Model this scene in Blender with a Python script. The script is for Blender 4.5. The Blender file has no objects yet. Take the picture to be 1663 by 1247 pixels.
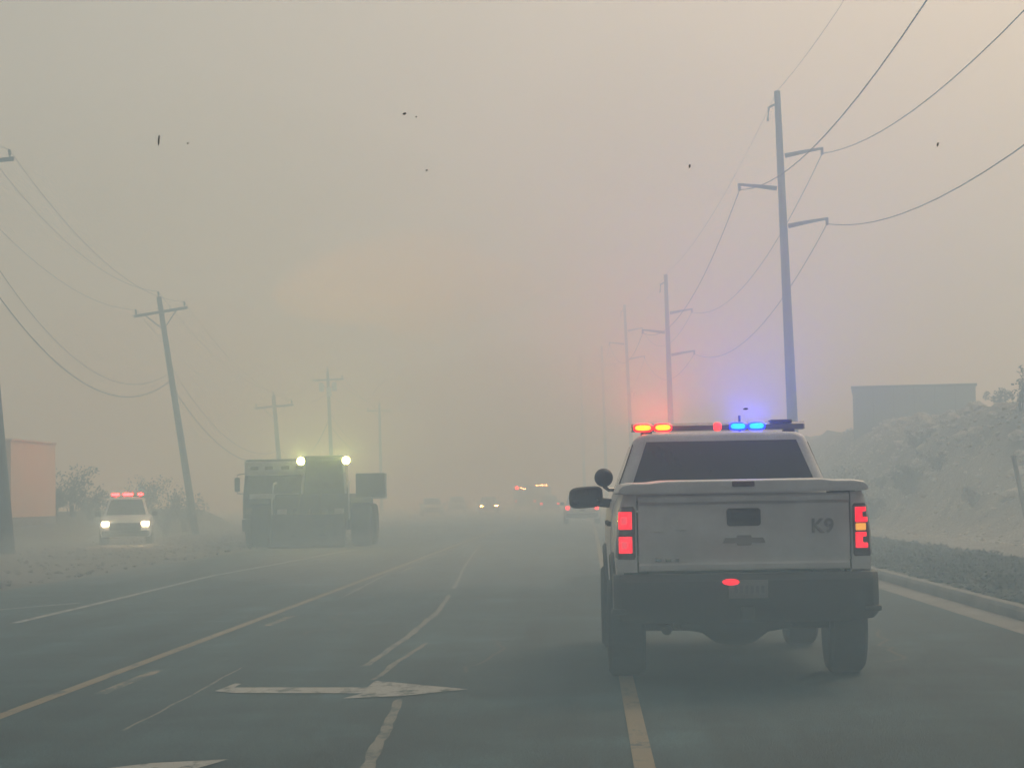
import bpy, bmesh, math, random
from mathutils import Vector, Matrix, noise
R = math.radians
random.seed(7)
SC = bpy.context.scene
COL = SC.collection

# ------------------------------------------------------------------ camera
F, W, H = 3700.0, 1663.0, 1247.0          # focal length and size in photo pixels
CAMZ = 1.53
cam_d = bpy.data.cameras.new('camera'); cam = bpy.data.objects.new('camera', cam_d); COL.objects.link(cam)
cam_d.sensor_width = 36.0; cam_d.lens = 36.0 * F / W
cam_d.clip_start = 0.1; cam_d.clip_end = 9000
CAMR = Matrix.Rotation(R(1.862), 3, 'Z') @ Matrix.Rotation(R(90 + 2.84), 3, 'X') @ Matrix.Rotation(R(-1.0), 3, 'Z')
cam.matrix_world = Matrix.Translation((0, 0, CAMZ)) @ CAMR.to_4x4()
SC.camera = cam

# ------------------------------------------------------------------ sky
SUN_EL, SUN_AZ = 38.0, 28.0                # sun stands high, ahead and a little to the right, behind the smoke
world = bpy.data.worlds.new('World'); SC.world = world; world.use_nodes = True
nt = world.node_tree; nt.nodes.clear()
N = lambda t: nt.nodes.new(t)
out = N('ShaderNodeOutputWorld'); bg = N('ShaderNodeBackground'); bg.inputs['Strength'].default_value = 0.13
sky = N('ShaderNodeTexSky'); sky.sky_type = 'NISHITA'; sky.sun_disc = False
sky.sun_elevation = R(SUN_EL); sky.sun_rotation = R(SUN_AZ); sky.dust_density = 8.0; sky.air_density = 1.5; sky.ozone_density = 1.0
hsv = N('ShaderNodeHueSaturation'); hsv.inputs['Saturation'].default_value = 0.12
nt.links.new(sky.outputs[0], hsv.inputs['Color'])
tint = N('ShaderNodeMixRGB'); tint.blend_type = 'MULTIPLY'; tint.inputs[0].default_value = 1.0
nt.links.new(hsv.outputs[0], tint.inputs[1])
tc = N('ShaderNodeTexCoord'); mp = N('ShaderNodeMapping'); mp.inputs['Scale'].default_value = (1, 1, 2.2); mp.inputs['Location'].default_value = (0.35, 0.1, 0.2)
nt.links.new(tc.outputs['Generated'], mp.inputs['Vector'])
nz = N('ShaderNodeTexNoise'); nz.inputs['Scale'].default_value = 3.2; nz.inputs['Detail'].default_value = 4; nz.inputs['Roughness'].default_value = 0.5
nt.links.new(mp.outputs[0], nz.inputs['Vector'])
cr = N('ShaderNodeValToRGB'); cr.color_ramp.elements[0].position = 0.36; cr.color_ramp.elements[0].color = (0.91, 0.87, 0.77, 1)
cr.color_ramp.elements[1].position = 0.66; cr.color_ramp.elements[1].color = (0.97, 0.95, 0.81, 1)
nt.links.new(nz.outputs[0], cr.inputs[0]); nt.links.new(cr.outputs[0], tint.inputs[2])
nt.links.new(tint.outputs[0], bg.inputs['Color']); nt.links.new(bg.outputs[0], out.inputs[0])

# ------------------------------------------------------------------ sun, exposure, sampling
sl = bpy.data.lights.new('sun', 'SUN'); sl.energy = 1.0; sl.angle = R(14); sl.color = (0.98, 0.955, 0.78)
sun = bpy.data.objects.new('sun', sl); COL.objects.link(sun)
_sd = Vector((math.sin(R(SUN_AZ)) * math.cos(R(SUN_EL)), math.cos(R(SUN_AZ)) * math.cos(R(SUN_EL)), math.sin(R(SUN_EL))))
sun.rotation_euler = _sd.to_track_quat('Z', 'Y').to_euler()
vs = SC.view_settings; vs.view_transform = 'Standard'; vs.look = 'None'; vs.gamma = 1.0; vs.use_curve_mapping = False
vs.exposure = -0.72
cy = SC.cycles
cy.use_denoising = True; cy.volume_bounces = 3; cy.max_bounces = 6; cy.diffuse_bounces = 2; cy.glossy_bounces = 2
cy.transmission_bounces = 3; cy.transparent_max_bounces = 6; cy.sample_clamp_indirect = 4.0

# ------------------------------------------------------------------ pixel -> place
def ray(px, py):
    return (CAMR @ Vector(((px - W / 2) / F, -(py - H / 2) / F, -1.0))).normalized()
def G(px, py, z=0.0):                       # where a pixel's ray meets the ground (or a level z)
    d = ray(px, py); t = (z - CAMZ) / d.z
    return Vector((d.x * t, d.y * t, z))
def P(px, py, Y):                           # the point of a pixel's ray at distance Y up the road
    d = ray(px, py); t = Y / d.y
    return Vector((d.x * t, Y, CAMZ + d.z * t))

# ------------------------------------------------------------------ materials
MATS = {}
def mat(name, col, rough=0.6, metal=0.0, var=0.12, scale=4.0, bump=0.0, bscale=40.0, col2=None, spec=0.5, coat=0.0):
    if name in MATS: return MATS[name]
    m = bpy.data.materials.new(name); m.use_nodes = True; t = m.node_tree; b = t.nodes['Principled BSDF']
    n = t.nodes.new('ShaderNodeTexNoise'); n.inputs['Scale'].default_value = scale; n.inputs['Detail'].default_value = 6; n.inputs['Roughness'].default_value = 0.65
    c = t.nodes.new('ShaderNodeTexCoord'); t.links.new(c.outputs['Object'], n.inputs['Vector'])
    r = t.nodes.new('ShaderNodeValToRGB'); t.links.new(n.outputs[0], r.inputs[0])
    a = col2 if col2 else tuple(x * (1 - var) for x in col)
    bcol = col if col2 else tuple(min(1, x * (1 + var)) for x in col)
    r.color_ramp.elements[0].position = 0.32; r.color_ramp.elements[0].color = (*a, 1)
    r.color_ramp.elements[1].position = 0.68; r.color_ramp.elements[1].color = (*bcol, 1)
    t.links.new(r.outputs[0], b.inputs['Base Color'])
    b.inputs['Roughness'].default_value = rough; b.inputs['Metallic'].default_value = metal
    b.inputs['Specular IOR Level'].default_value = spec; b.inputs['Coat Weight'].default_value = coat
    if bump:
        n2 = t.nodes.new('ShaderNodeTexNoise'); n2.inputs['Scale'].default_value = bscale; n2.inputs['Detail'].default_value = 5
        t.links.new(c.outputs['Object'], n2.inputs['Vector'])
        bp = t.nodes.new('ShaderNodeBump'); bp.inputs['Strength'].default_value = bump; bp.inputs['Distance'].default_value = 0.02
        t.links.new(n2.outputs[0], bp.inputs['Height']); t.links.new(bp.outputs[0], b.inputs['Normal'])
    MATS[name] = m; return m
def glow(name, col, strength):
    if name in MATS: return MATS[name]
    m = bpy.data.materials.new(name); m.use_nodes = True; b = m.node_tree.nodes['Principled BSDF']
    b.inputs['Base Color'].default_value = (*[min(1, c * 0.5 + 0.02) for c in col], 1); b.inputs['Roughness'].default_value = 0.3
    b.inputs['Emission Color'].default_value = (*col, 1); b.inputs['Emission Strength'].default_value = strength
    MATS[name] = m; return m
def paint_mat(name, col, wear):
    """road paint worn through to the asphalt along a noise"""
    m = bpy.data.materials.new(name); m.use_nodes = True; t = m.node_tree; b = t.nodes['Principled BSDF']
    c = t.nodes.new('ShaderNodeTexCoord'); n = t.nodes.new('ShaderNodeTexNoise'); n.inputs['Scale'].default_value = 5.0; n.inputs['Detail'].default_value = 9; n.inputs['Roughness'].default_value = 0.75
    mpn = t.nodes.new('ShaderNodeMapping'); mpn.inputs['Scale'].default_value = (1, 0.35, 1)
    t.links.new(c.outputs['Object'], mpn.inputs[0]); t.links.new(mpn.outputs[0], n.inputs['Vector'])
    r = t.nodes.new('ShaderNodeValToRGB'); t.links.new(n.outputs[0], r.inputs[0])
    r.color_ramp.elements[0].position = wear; r.color_ramp.elements[0].color = (0.034, 0.062, 0.070, 1)
    r.color_ramp.elements[1].position = wear + 0.1; r.color_ramp.elements[1].color = (*col, 1)
    t.links.new(r.outputs[0], b.inputs['Base Color']); b.inputs['Roughness'].default_value = 0.75
    MATS[name] = m; return m

def asphalt():
    m = mat('asphalt', (0.028, 0.060, 0.074), 0.85, var=0.34, scale=0.55, bump=0.5, bscale=70, spec=0.3); t = m.node_tree; b = t.nodes['Principled BSDF']
    base = b.inputs['Base Color'].links[0].from_socket; c = t.nodes.new('ShaderNodeTexCoord')
    def layer(vec_scale, scale, lo, hi, v0, v1, src):
        mp_ = t.nodes.new('ShaderNodeMapping'); mp_.inputs['Scale'].default_value = vec_scale; t.links.new(c.outputs['Object'], mp_.inputs[0])
        n = t.nodes.new('ShaderNodeTexNoise'); n.inputs['Scale'].default_value = scale; n.inputs['Detail'].default_value = 5; t.links.new(mp_.outputs[0], n.inputs['Vector'])
        r = t.nodes.new('ShaderNodeMapRange'); r.inputs['From Min'].default_value = lo; r.inputs['From Max'].default_value = hi; r.inputs['To Min'].default_value = v0; r.inputs['To Max'].default_value = v1; t.links.new(n.outputs[0], r.inputs['Value'])
        x = t.nodes.new('ShaderNodeVectorMath'); x.operation = 'SCALE'; t.links.new(src, x.inputs[0]); t.links.new(r.outputs[0], x.inputs['Scale']); return x.outputs[0]
    k = layer((1, 1, 1), 45.0, 0.35, 0.65, 0.55, 1.5, base)          # aggregate
    k = layer((1.1, 0.035, 1), 1.6, 0.35, 0.65, 0.72, 1.3, k)        # wheel tracks and drips along the lanes
    k = layer((1, 0.6, 1), 0.9, 0.55, 0.72, 1.0, 1.6, k)             # ash drifted onto the surface
    t.links.new(k, b.inputs['Base Color']); return m
M_asph = asphalt()
M_dirt = mat('dirt', (0.16, 0.15, 0.14), 0.95, scale=0.25, bump=0.6, bscale=4, col2=(0.08, 0.082, 0.08), spec=0.15)
M_mulch = mat('mulch', (0.22, 0.235, 0.215), 0.95, scale=3.0, bump=0.8, bscale=12, col2=(0.09, 0.10, 0.092), spec=0.1)
M_conc = mat('concrete', (0.30, 0.30, 0.285), 0.9, scale=1.2, bump=0.3, bscale=30, col2=(0.20, 0.205, 0.2), spec=0.25)
M_rock = mat('rock', (0.78, 0.73, 0.66), 0.9, scale=1.5, bump=0.6, bscale=6, col2=(0.40, 0.37, 0.34), spec=0.2)
M_slope = mat('slope_soil', (0.40, 0.385, 0.35), 0.95, scale=0.6, bump=0.8, bscale=3, col2=(0.19, 0.19, 0.18), spec=0.1)
M_yel = paint_mat('yellow_road_paint', (0.20, 0.17, 0.105), 0.37)
M_yelw = paint_mat('worn_yellow_road_paint', (0.26, 0.22, 0.15), 0.47)
M_wht = paint_mat('white_road_paint', (0.34, 0.36, 0.35), 0.40)
M_old = paint_mat('old_ground_off_paint', (0.17, 0.175, 0.155), 0.41)
M_steel = mat('galvanised_steel', (0.05, 0.055, 0.062), 0.6, metal=0.1, scale=1.0)
M_wood = mat('creosote_wood', (0.075, 0.062, 0.05), 0.9, scale=6, bump=0.4, bscale=30)
M_wire = mat('cable', (0.04, 0.04, 0.04), 0.7)
M_white = mat('white_car_paint', (0.66, 0.675, 0.69), 0.5, var=0.13, scale=2.6, spec=0.35)
M_trim = mat('black_trim', (0.022, 0.023, 0.024), 0.6, scale=3)
M_rub = mat('tyre_rubber', (0.018, 0.018, 0.018), 0.9, bump=0.2, bscale=60)
M_rim = mat('wheel_rim', (0.12, 0.12, 0.125), 0.45, metal=0.7)
M_glass = mat('tinted_glass', (0.012, 0.014, 0.016), 0.08, var=0.05, spec=0.5)
M_chrome = mat('chrome', (0.45, 0.45, 0.45), 0.2, metal=1.0, var=0.05)
M_white_gloss = mat('polished_glint', (0.9, 0.9, 0.88), 0.25, metal=0.9, var=0.03)
M_lens = mat('dark_lens', (0.06, 0.012, 0.014), 0.2, coat=0.3)
M_plate = mat('licence_plate_face', (0.20, 0.20, 0.195), 0.6, scale=30)
M_bark = mat('bark', (0.10, 0.085, 0.07), 0.9, scale=8)

# ------------------------------------------------------------------ mesh helpers
class MB:
    def __init__(s): s.v = []; s.f = []
    def add(s, vs, fs):
        o = len(s.v); s.v += [tuple(p) for p in vs]; s.f += [tuple(i + o for i in f) for f in fs]; return s
    def box(s, x0, x1, y0, y1, z0, z1):
        return s.add([(x0,y0,z0),(x1,y0,z0),(x1,y1,z0),(x0,y1,z0),(x0,y0,z1),(x1,y0,z1),(x1,y1,z1),(x0,y1,z1)],
                     [(0,3,2,1),(4,5,6,7),(0,1,5,4),(1,2,6,5),(2,3,7,6),(3,0,4,7)])
    def loft(s, rings, cap=True, closed=True):
        n = len(rings[0]); vs = [p for r in rings for p in r]; fs = []
        for i in range(len(rings) - 1):
            for j in range(n if closed else n - 1):
                k = (j + 1) % n; fs.append((i*n+j, i*n+k, (i+1)*n+k, (i+1)*n+j))
        if cap: fs.append(tuple(range(n))[::-1]); fs.append(tuple((len(rings)-1)*n + j for j in range(n)))
        return s.add(vs, fs)
    def prism(s, poly, axis, a, b):
        """poly: 2-D outline in the two axes that are left, swept along axis from a to b"""
        mk = {'x': lambda p, t: (t, p[0], p[1]), 'y': lambda p, t: (p[0], t, p[1]), 'z': lambda p, t: (p[0], p[1], t)}[axis]
        return s.loft([[mk(p, a) for p in poly], [mk(p, b) for p in poly]])
    def tube(s, path, r, n=8, r2=None):
        path = [Vector(p) for p in path]; rings = []
        for i, p in enumerate(path):
            t = (path[min(i+1, len(path)-1)] - path[max(i-1, 0)]).normalized()
            u = t.cross(Vector((0,0,1)) if abs(t.z) < 0.95 else Vector((1,0,0))).normalized(); w = t.cross(u)
            k = i / max(1, len(path)-1); rr = r if r2 is None else r + (r2 - r) * k
            rings.append([p + (u*math.cos(a) + w*math.sin(a)) * rr for a in [2*math.pi*j/n for j in range(n)]])
        return s.loft(rings)
    def lathe(s, prof, c, axis='x', n=28):
        """prof: (distance along the axis, radius)"""
        rings = []
        for t, r in prof:
            ring = []
            for j in range(n):
                a = 2*math.pi*j/n; q = (r*math.cos(a), r*math.sin(a))
                ring.append((c[0]+t, c[1]+q[0], c[2]+q[1]) if axis == 'x' else (c[0]+q[0], c[1]+t, c[2]+q[1]) if axis == 'y' else (c[0]+q[0], c[1]+q[1], c[2]+t))
            rings.append(ring)
        return s.loft(rings)
    def mesh(s, name, m, bevel=0.0, seg=2, smooth=35):
        me = bpy.data.meshes.new(name); bm = bmesh.new()
        vs = [bm.verts.new(p) for p in s.v]
        for f in s.f:
            try: bm.faces.new([vs[i] for i in f])
            except ValueError: pass
        bmesh.ops.recalc_face_normals(bm, faces=bm.faces)
        if bevel:
            ed = [e for e in bm.edges if len(e.link_faces) == 2 and e.calc_face_angle(0) > R(28)]
            bmesh.ops.bevel(bm, geom=ed, offset=bevel, segments=seg, profile=0.6, affect='EDGES', clamp_overlap=True)
        bm.to_mesh(me); bm.free(); me.materials.append(m)
        for p in me.polygons: p.use_smooth = True
        me.set_sharp_from_angle(angle=R(smooth))
        return me
    def build(s, name, m, parent=None, bevel=0.0, seg=2, smooth=35):
        o = bpy.data.objects.new(name, s.mesh(name, m, bevel, seg, smooth)); COL.objects.link(o); o.parent = parent; return o
def box(name, m, parent, x0, x1, y0, y1, z0, z1, bevel=0.008): return MB().box(x0,x1,y0,y1,z0,z1).build(name, m, parent, bevel)
def tag(o, label=None, cat=None, group=None, kind=None):
    if label: o['label'] = label
    if cat: o['category'] = cat
    if group: o['group'] = group
    if kind: o['kind'] = kind
    return o
def empty(name, loc, rz=0.0, label=None, cat=None, group=None):
    o = bpy.data.objects.new(name, None); COL.objects.link(o); o.location = loc; o.rotation_euler = (0, 0, rz)
    o.empty_display_size = 0.2
    return tag(o, label, cat, group)
def place(name, me, parent, loc, rot=(0,0,0), sc=1.0):
    o = bpy.data.objects.new(name, me); COL.objects.link(o); o.parent = parent; o.location = loc; o.rotation_euler = rot
    o.scale = (sc,)*3 if isinstance(sc, (int, float)) else sc
    return o
def rrect(w, y0, y1, z, r, n=5):
    """ring: rounded rectangle, half width w, from y0 to y1 at height z"""
    pts = []
    for cx, cyy, a0 in ((w-r, y0+r, -90), (w-r, y1-r, 0), (-w+r, y1-r, 90), (-w+r, y0+r, 180)):
        for k in range(n):
            a = R(a0 + 90*k/(n-1)); pts.append((cx + r*math.cos(a), cyy + r*math.sin(a), z))
    return pts
def sweep(pts, half, z, name, m, parent, thick=0.0):
    """flat band along a list of (x, y) points"""
    pts = [Vector((p[0], p[1])) for p in pts]; L, Rr = [], []
    for i, p in enumerate(pts):
        t = (pts[min(i+1, len(pts)-1)] - pts[max(i-1, 0)]).normalized(); n = Vector((t.y, -t.x))
        h = half[i] if isinstance(half, list) else half
        L.append(p - n*h); Rr.append(p + n*h)
    b = MB(); n = len(pts)
    b.add([(q.x, q.y, z) for q in L] + [(q.x, q.y, z) for q in Rr], [(i, n+i, n+i+1, i+1) for i in range(n-1)])
    return b.build(name, m, parent)

# ------------------------------------------------------------------ ground, road
def bend(y): return 0.0 if y < 110 else -0.00022 * (y - 110) ** 2 if y < 420 else -0.00022 * 310**2 - 0.1364*(y-420)
YS = [-30, 0, 10, 20, 40, 60, 80, 100] + list(range(110, 440, 15)) + [600, 900, 1300]
ground = tag(MB().add([(-1480,-60,-0.02),(1480,-60,-0.02),(1480,1480,-0.02),(-1480,1480,-0.02)], [(0,1,2,3)]).build('ground', M_dirt), kind='structure')
XL, XR = -11.5, None
A0, A1 = G(0, 1174), G(434, 995)
XA = (A0.x + A1.x) / 2
YR = G(1047, 1247); YR2 = G(1017, 1100); XY = (YR.x + YR2.x) / 2
g1, g2 = G(1663, 1040), G(1430, 950)
XG = (g1.x + g2.x) / 2
def strip(name, m, x0, x1, z, parent=None, y0=-30, y1=1300):
    ys = [y for y in YS if y0 <= y <= y1]
    if ys[0] > y0: ys.insert(0, y0)
    if ys[-1] < y1: ys.append(y1)
    n = len(ys)
    return MB().add([(x0+bend(y), y, z) for y in ys] + [(x1+bend(y), y, z) for y in ys], [(i, n+i, n+i+1, i+1) for i in range(n-1)]).build(name, m, parent)
road = tag(strip('road', M_asph, -10.6, XG + 0.02, 0.0), kind='structure')
# painted lines (parts of the road)
Z1 = 0.004
strip('yellow_line', M_yel, XA - 0.06, XA + 0.06, Z1, road, 8, 330)
strip('yellow_line', M_yel, XY - 0.06, XY + 0.06, Z1, road, 8, 330)
for (a, b) in (((145,1127),(240,1089)), ((394,1017),(444,1001)), ((541,961),(556,956))):
    p, q = G(*a), G(*b); xx = XA + 0.34
    sweep([(xx, p.y), (xx, (p.y+q.y)/2), (xx, q.y)], 0.055, Z1, 'yellow_dash', M_yelw, road)
for k in range(5):
    y0 = G(556, 956).y + 9 + 12*k; sweep([(XA+0.34, y0), (XA+0.34, y0+3)], 0.055, Z1, 'yellow_dash', M_yelw, road)
for pts in (((22,1012),(180,975),(344,935)), ((344,935),(460,914),(574,892))):
    sweep([G(*p).xy for p in pts], 0.06, Z1, 'white_line', M_wht, road)
sweep([G(*p).xy for p in ((-60,996),(0,990),(130,979))], 0.05, Z1, 'white_line', M_wht, road)
# old line ground off and patched: uneven pieces that wander across the lane
def scrape(pts, w0, name='ground_off_line', m=None, z=Z1):
    P2 = []; hs = []
    q = [G(*p).xy for p in pts]
    for i in range(len(q)-1):
        for k in range(8):
            t = k/8; p = q[i].lerp(q[i+1], t); n = noise.noise(Vector((p.x*1.3, p.y*1.3, 3.1)))
            P2.append((p.x + n*0.02, p.y)); hs.append(w0 * (0.65 + 0.7*abs(noise.noise(Vector((p.x*2, p.y*1.7, 9.4))))))
    P2.append(q[-1]); hs.append(w0*0.4)
    return sweep(P2, hs, z, name, m or M_old, road)
scrape([(594,1256),(606,1228),(624,1190),(640,1154),(649,1136)], 0.045)
scrape([(606,1104),(626,1090),(644,1076),(670,1060),(694,1044)], 0.035)
scrape([(594,1082),(626,1060),(660,1035),(690,1011),(710,994),(722,978),(730,966)], 0.045)
scrape([(736,956),(744,942),(754,920),(764,906),(780,884)], 0.04)
scrape([(200,1187),(240,1166),(300,1135),(345,1110),(392,1084)], 0.018)
scrape([(560,968),(640,926),(716,899)], 0.03)
# two turn arrows of the centre lane
arrow_px = [(349,1123),(382,1110.5),(392,1111),(380,1117),(596,1117),(610,1106),(760,1120),(650,1131),(556,1135),(590,1126.5),(380,1126)]
ap = [G(*p).xy for p in arrow_px]
def flat(name, pts, z, m):
    bm = bmesh.new(); f = bm.faces.new([bm.verts.new((p[0], p[1], z)) for p in pts]); bmesh.ops.recalc_face_normals(bm, faces=bm.faces)
    if f.normal.z < 0: f.normal_flip()
    bmesh.ops.triangulate(bm, faces=bm.faces)
    me = bpy.data.meshes.new(name); bm.to_mesh(me); bm.free(); me.materials.append(m)
    o = bpy.data.objects.new(name, me); COL.objects.link(o); o.parent = road; return o
flat('turn_arrow', ap, Z1 + 0.003, M_wht)
ctr = sum(ap, Vector((0, 0))) / len(ap)
a2 = [ctr - (p - ctr) for p in ap]; tp = max(a2, key=lambda p: p.y + 0.3*p.x); sh = G(372, 1234).xy - tp
flat('turn_arrow', [p + sh for p in a2], Z1 + 0.003, M_wht)
# tar-sealed cracks and dark patches in the asphalt
M_tar = mat('tar', (0.028, 0.034, 0.035), 0.7)
for k in range(9):
    x = random.uniform(-3.5, 3.9); y = random.uniform(13, 60)
    pts = [(x, y)]
    for i in range(14): x += random.gauss(0, 0.09); y += random.uniform(0.15, 0.6); pts.append((x, y))
    sweep(pts, 0.018, 0.002, 'crack_seal', M_tar, road)
# gutter and kerb stones along the east side, each stone a piece
gut = tag(strip('gutter', M_conc, XG, XG + 0.45, 0.003), kind='structure')
kerb = empty('kerb', (0, 0, 0)); tag(kerb, 'pale concrete kerb of short lengths along the right lane', kind='structure')
kb = MB().prism([(0,0),(0.0,0.10),(0.03,0.15),(0.17,0.15),(0.17,0)], 'y', 0.004, 2.996).mesh('kerb_stone', M_conc, 0.006)
y = 9.0
while y < 150:
    a = math.atan2(bend(y+3) - bend(y), 3.0); place('kerb_stone', kb, kerb, (XG + 0.45 + bend(y), y, 0.0), (0, 0, -a)); y += 3.0
strip('kerb_run', M_conc, XG + 0.451, XG + 0.62, 0.15, kerb, 150, 420)
XK = XG + 0.62
# planted verge behind the kerb
def hf(x, y, s, a): return a * (noise.noise(Vector((x*s, y*s, 1.7))) + 0.5*noise.noise(Vector((x*s*2.3, y*s*2.3, 5.2))))
def sheet(name, m, x0, x1, y0, y1, nx, ny, zf, parent=None, rel=True):
    vs, fs = [], []
    for j in range(ny+1):
        for i in range(nx+1):
            yy = y0 + (y1-y0)*j/ny; xx = x0 + (x1-x0)*i/nx; vs.append((xx + (bend(yy) if rel else 0), yy, zf(xx, yy)))
    for j in range(ny):
        for i in range(nx): k = j*(nx+1)+i; fs.append((k, k+1, k+nx+2, k+nx+1))
    return MB().add(vs, fs).build(name, m, parent, smooth=60)
sm = lambda t: max(0, min(1, t))**2 * (3 - 2*max(0, min(1, t)))
def verge_z(x, y): return 0.13 + hf(x, y, 0.9, 0.05)
verge = tag(sheet('verge', M_mulch, XK, XK + 3.2, 8, 150, 16, 260, verge_z), kind='structure')
walk = tag(sheet('sidewalk', M_conc, XK + 3.2, XK + 4.7, 8, 150, 2, 60, lambda x, y: 0.19), kind='structure')
def scatter_mesh(name, m, pts, smin, smax, parent=None, flat=0.6, label=None):
    b = MB()
    for (x, y, z) in pts:
        s = random.uniform(smin, smax); a = random.uniform(0, 6.28); vs = []
        for k in range(6):
            d = Vector([(1,0,0),(-1,0,0),(0,1,0),(0,-1,0),(0,0,1),(0,0,-1)][k]) * s * random.uniform(0.6, 1.15); d.z *= flat
            d.rotate(Matrix.Rotation(a, 3, 'Z')); d.rotate(Matrix.Rotation(random.uniform(-0.5,0.5), 3, 'X')); vs.append((x+d.x, y+d.y, z+d.z))
        b.add(vs, [(0,2,4),(2,1,4),(1,3,4),(3,0,4),(2,0,5),(1,2,5),(3,1,5),(0,3,5)])
    return tag(b.build(name, m, parent, smooth=10), label, kind='stuff')
pts = []
for k in range(9000):
    x = XK + random.uniform(0.05, 3.15); y = 16 + 84*random.random()**1.7; pts.append((x, y, verge_z(x, y) + 0.02))
scatter_mesh('verge_gravel', M_mulch, pts, 0.03, 0.11, label='dark clods and low ground cover between kerb and sidewalk')
# low plants of the verge
M_leaf = mat('dusty_leaf', (0.20, 0.215, 0.18), 0.8, scale=2, col2=(0.10, 0.115, 0.09), spec=0.2)
M_dry = mat('dry_leaf', (0.20, 0.17, 0.12), 0.85, scale=2, col2=(0.10, 0.09, 0.065), spec=0.2)
def leaves(b, c, n, rad, size):
    for k in range(n):
        d = Vector((random.gauss(0,1), random.gauss(0,1), random.gauss(0,1))); d.normalize(); p = Vector(c) + d*rad*random.random()**0.5
        u = Vector((random.uniform(-1,1), random.uniform(-1,1), random.uniform(-1,1))).normalized(); w = u.orthogonal().normalized()
        s = size*random.uniform(0.6, 1.3)
        b.add([p - u*s, p + w*s*0.4, p + u*s, p - w*s*0.4], [(0,1,2,3)])
b = MB()
for k in range(1300):
    x = XK + random.uniform(0.15, 3.1); y = 17 + 75*random.random()**1.5; leaves(b, (x, y, verge_z(x, y) + 0.07), 9, 0.10, 0.05)
tag(b.build('ground_cover', M_leaf), 'dusty low ground cover plants in the kerbside verge', kind='stuff')
# rocky embankment on the east side
EX0 = XK + 5.2
def emb_z(x, y):
    t = sm((x - EX0) / 4.2) * sm((y - 52) / 26.0)
    top = 4.6 + 0.3*math.sin(y*0.05) + 0.6*sm((x-EX0-4)/8)
    return 0.16 + t*(top + hf(x, y, 0.35, 0.55)) + hf(x, y, 1.1, 0.12)*t
emb = tag(sheet('embankment', M_slope, EX0 - 0.6, EX0 + 45, 30, 170, 90, 140, emb_z), kind='structure')
far_right = tag(sheet('field', M_dirt, XK + 4.7, EX0 - 0.6, 8, 170, 3, 60, lambda x, y: 0.17 + hf(x, y, 0.5, 0.03)), kind='structure')
rocks = []
for k in range(6):
    bm = bmesh.new(); bmesh.ops.create_icosphere(bm, subdivisions=1, radius=1.0)
    for v in bm.verts: v.co *= 0.75 + 0.5*random.random(); v.co.z *= 0.6
    me = bpy.data.meshes.new('rock'); bm.to_mesh(me); bm.free(); me.materials.append(M_rock); rocks.append(me)
for k in range(230):
    y = random.uniform(66, 108); x = EX0 + 0.6 + 6*random.random()**0.7
    s = random.uniform(0.12, 0.42) * (0.6 + 0.5*random.random())
    place('rock', random.choice(rocks), emb, (x + bend(y), y, emb_z(x, y) + s*0.1), (random.uniform(-.4,.4), random.uniform(-.4,.4), random.uniform(0,6)), s)
pts = []
for k in range(7000):
    y = random.uniform(52, 130); x = EX0 + random.uniform(-0.3, 16); pts.append((x + bend(y), y, emb_z(x, y)))
scatter_mesh('rubble', M_rock, pts, 0.04, 0.14, label='small broken stone strewn over the embankment')
# left shoulder: dirt with clods
def lsh(x, y): return 0.02 + hf(x, y, 0.5, 0.05)
shoulder = tag(sheet('dirt_shoulder', M_dirt, -60, -10.6, 20, 150, 60, 100, lambda x, y: lsh(x, y) - 0.035*sm((x+11.6)), rel=False), kind='structure')
pts = []
for k in range(5000):
    y = 26 + 80*random.random()**1.3; x = random.uniform(-32, -10.8); pts.append((x, y, lsh(x, y)))
scatter_mesh('shoulder_gravel', M_dirt, pts, 0.03, 0.10, label='loose stones and clods on the dirt shoulder')

# ------------------------------------------------------------------ vehicles: shared parts
LIT_RED = glow('lit_red', (1.0, 0.0, 0.025), 2.4); LIT_RED2 = glow('lit_red_core', (1.0, 0.05, 0.09), 1.5)
LIT_AMBER = glow('lit_amber', (1.0, 0.42, 0.05), 1.6)
BAR_RED = glow('lightbar_red', (1.0, 0.0, 0.0), 7.0); CORE_RED = glow('lightbar_red_core', (1.0, 0.055, 0.0), 34.0)
BAR_RED2 = glow('lightbar_red_small', (1.0, 0.03, 0.01), 4.0)
BAR_BLUE = glow('lightbar_blue', (0.0, 0.02, 1.0), 7.0); CORE_BLUE = glow('lightbar_blue_core', (0.0, 0.055, 1.0), 30.0)
HEAD = glow('headlight_glow', (1.0, 0.93, 0.7), 60.0)
WORK = glow('work_light_glow', (1.0, 0.98, 0.25), 260.0)
RED_FAR = glow('far_red_light', (1.0, 0.02, 0.03), 60.0)
TAIL_FAR = glow('tail_far', (1.0, 0.01, 0.04), 10.0)
FAR_AMB = glow('far_headlight', (1.0, 0.78, 0.35), 420.0)

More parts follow.
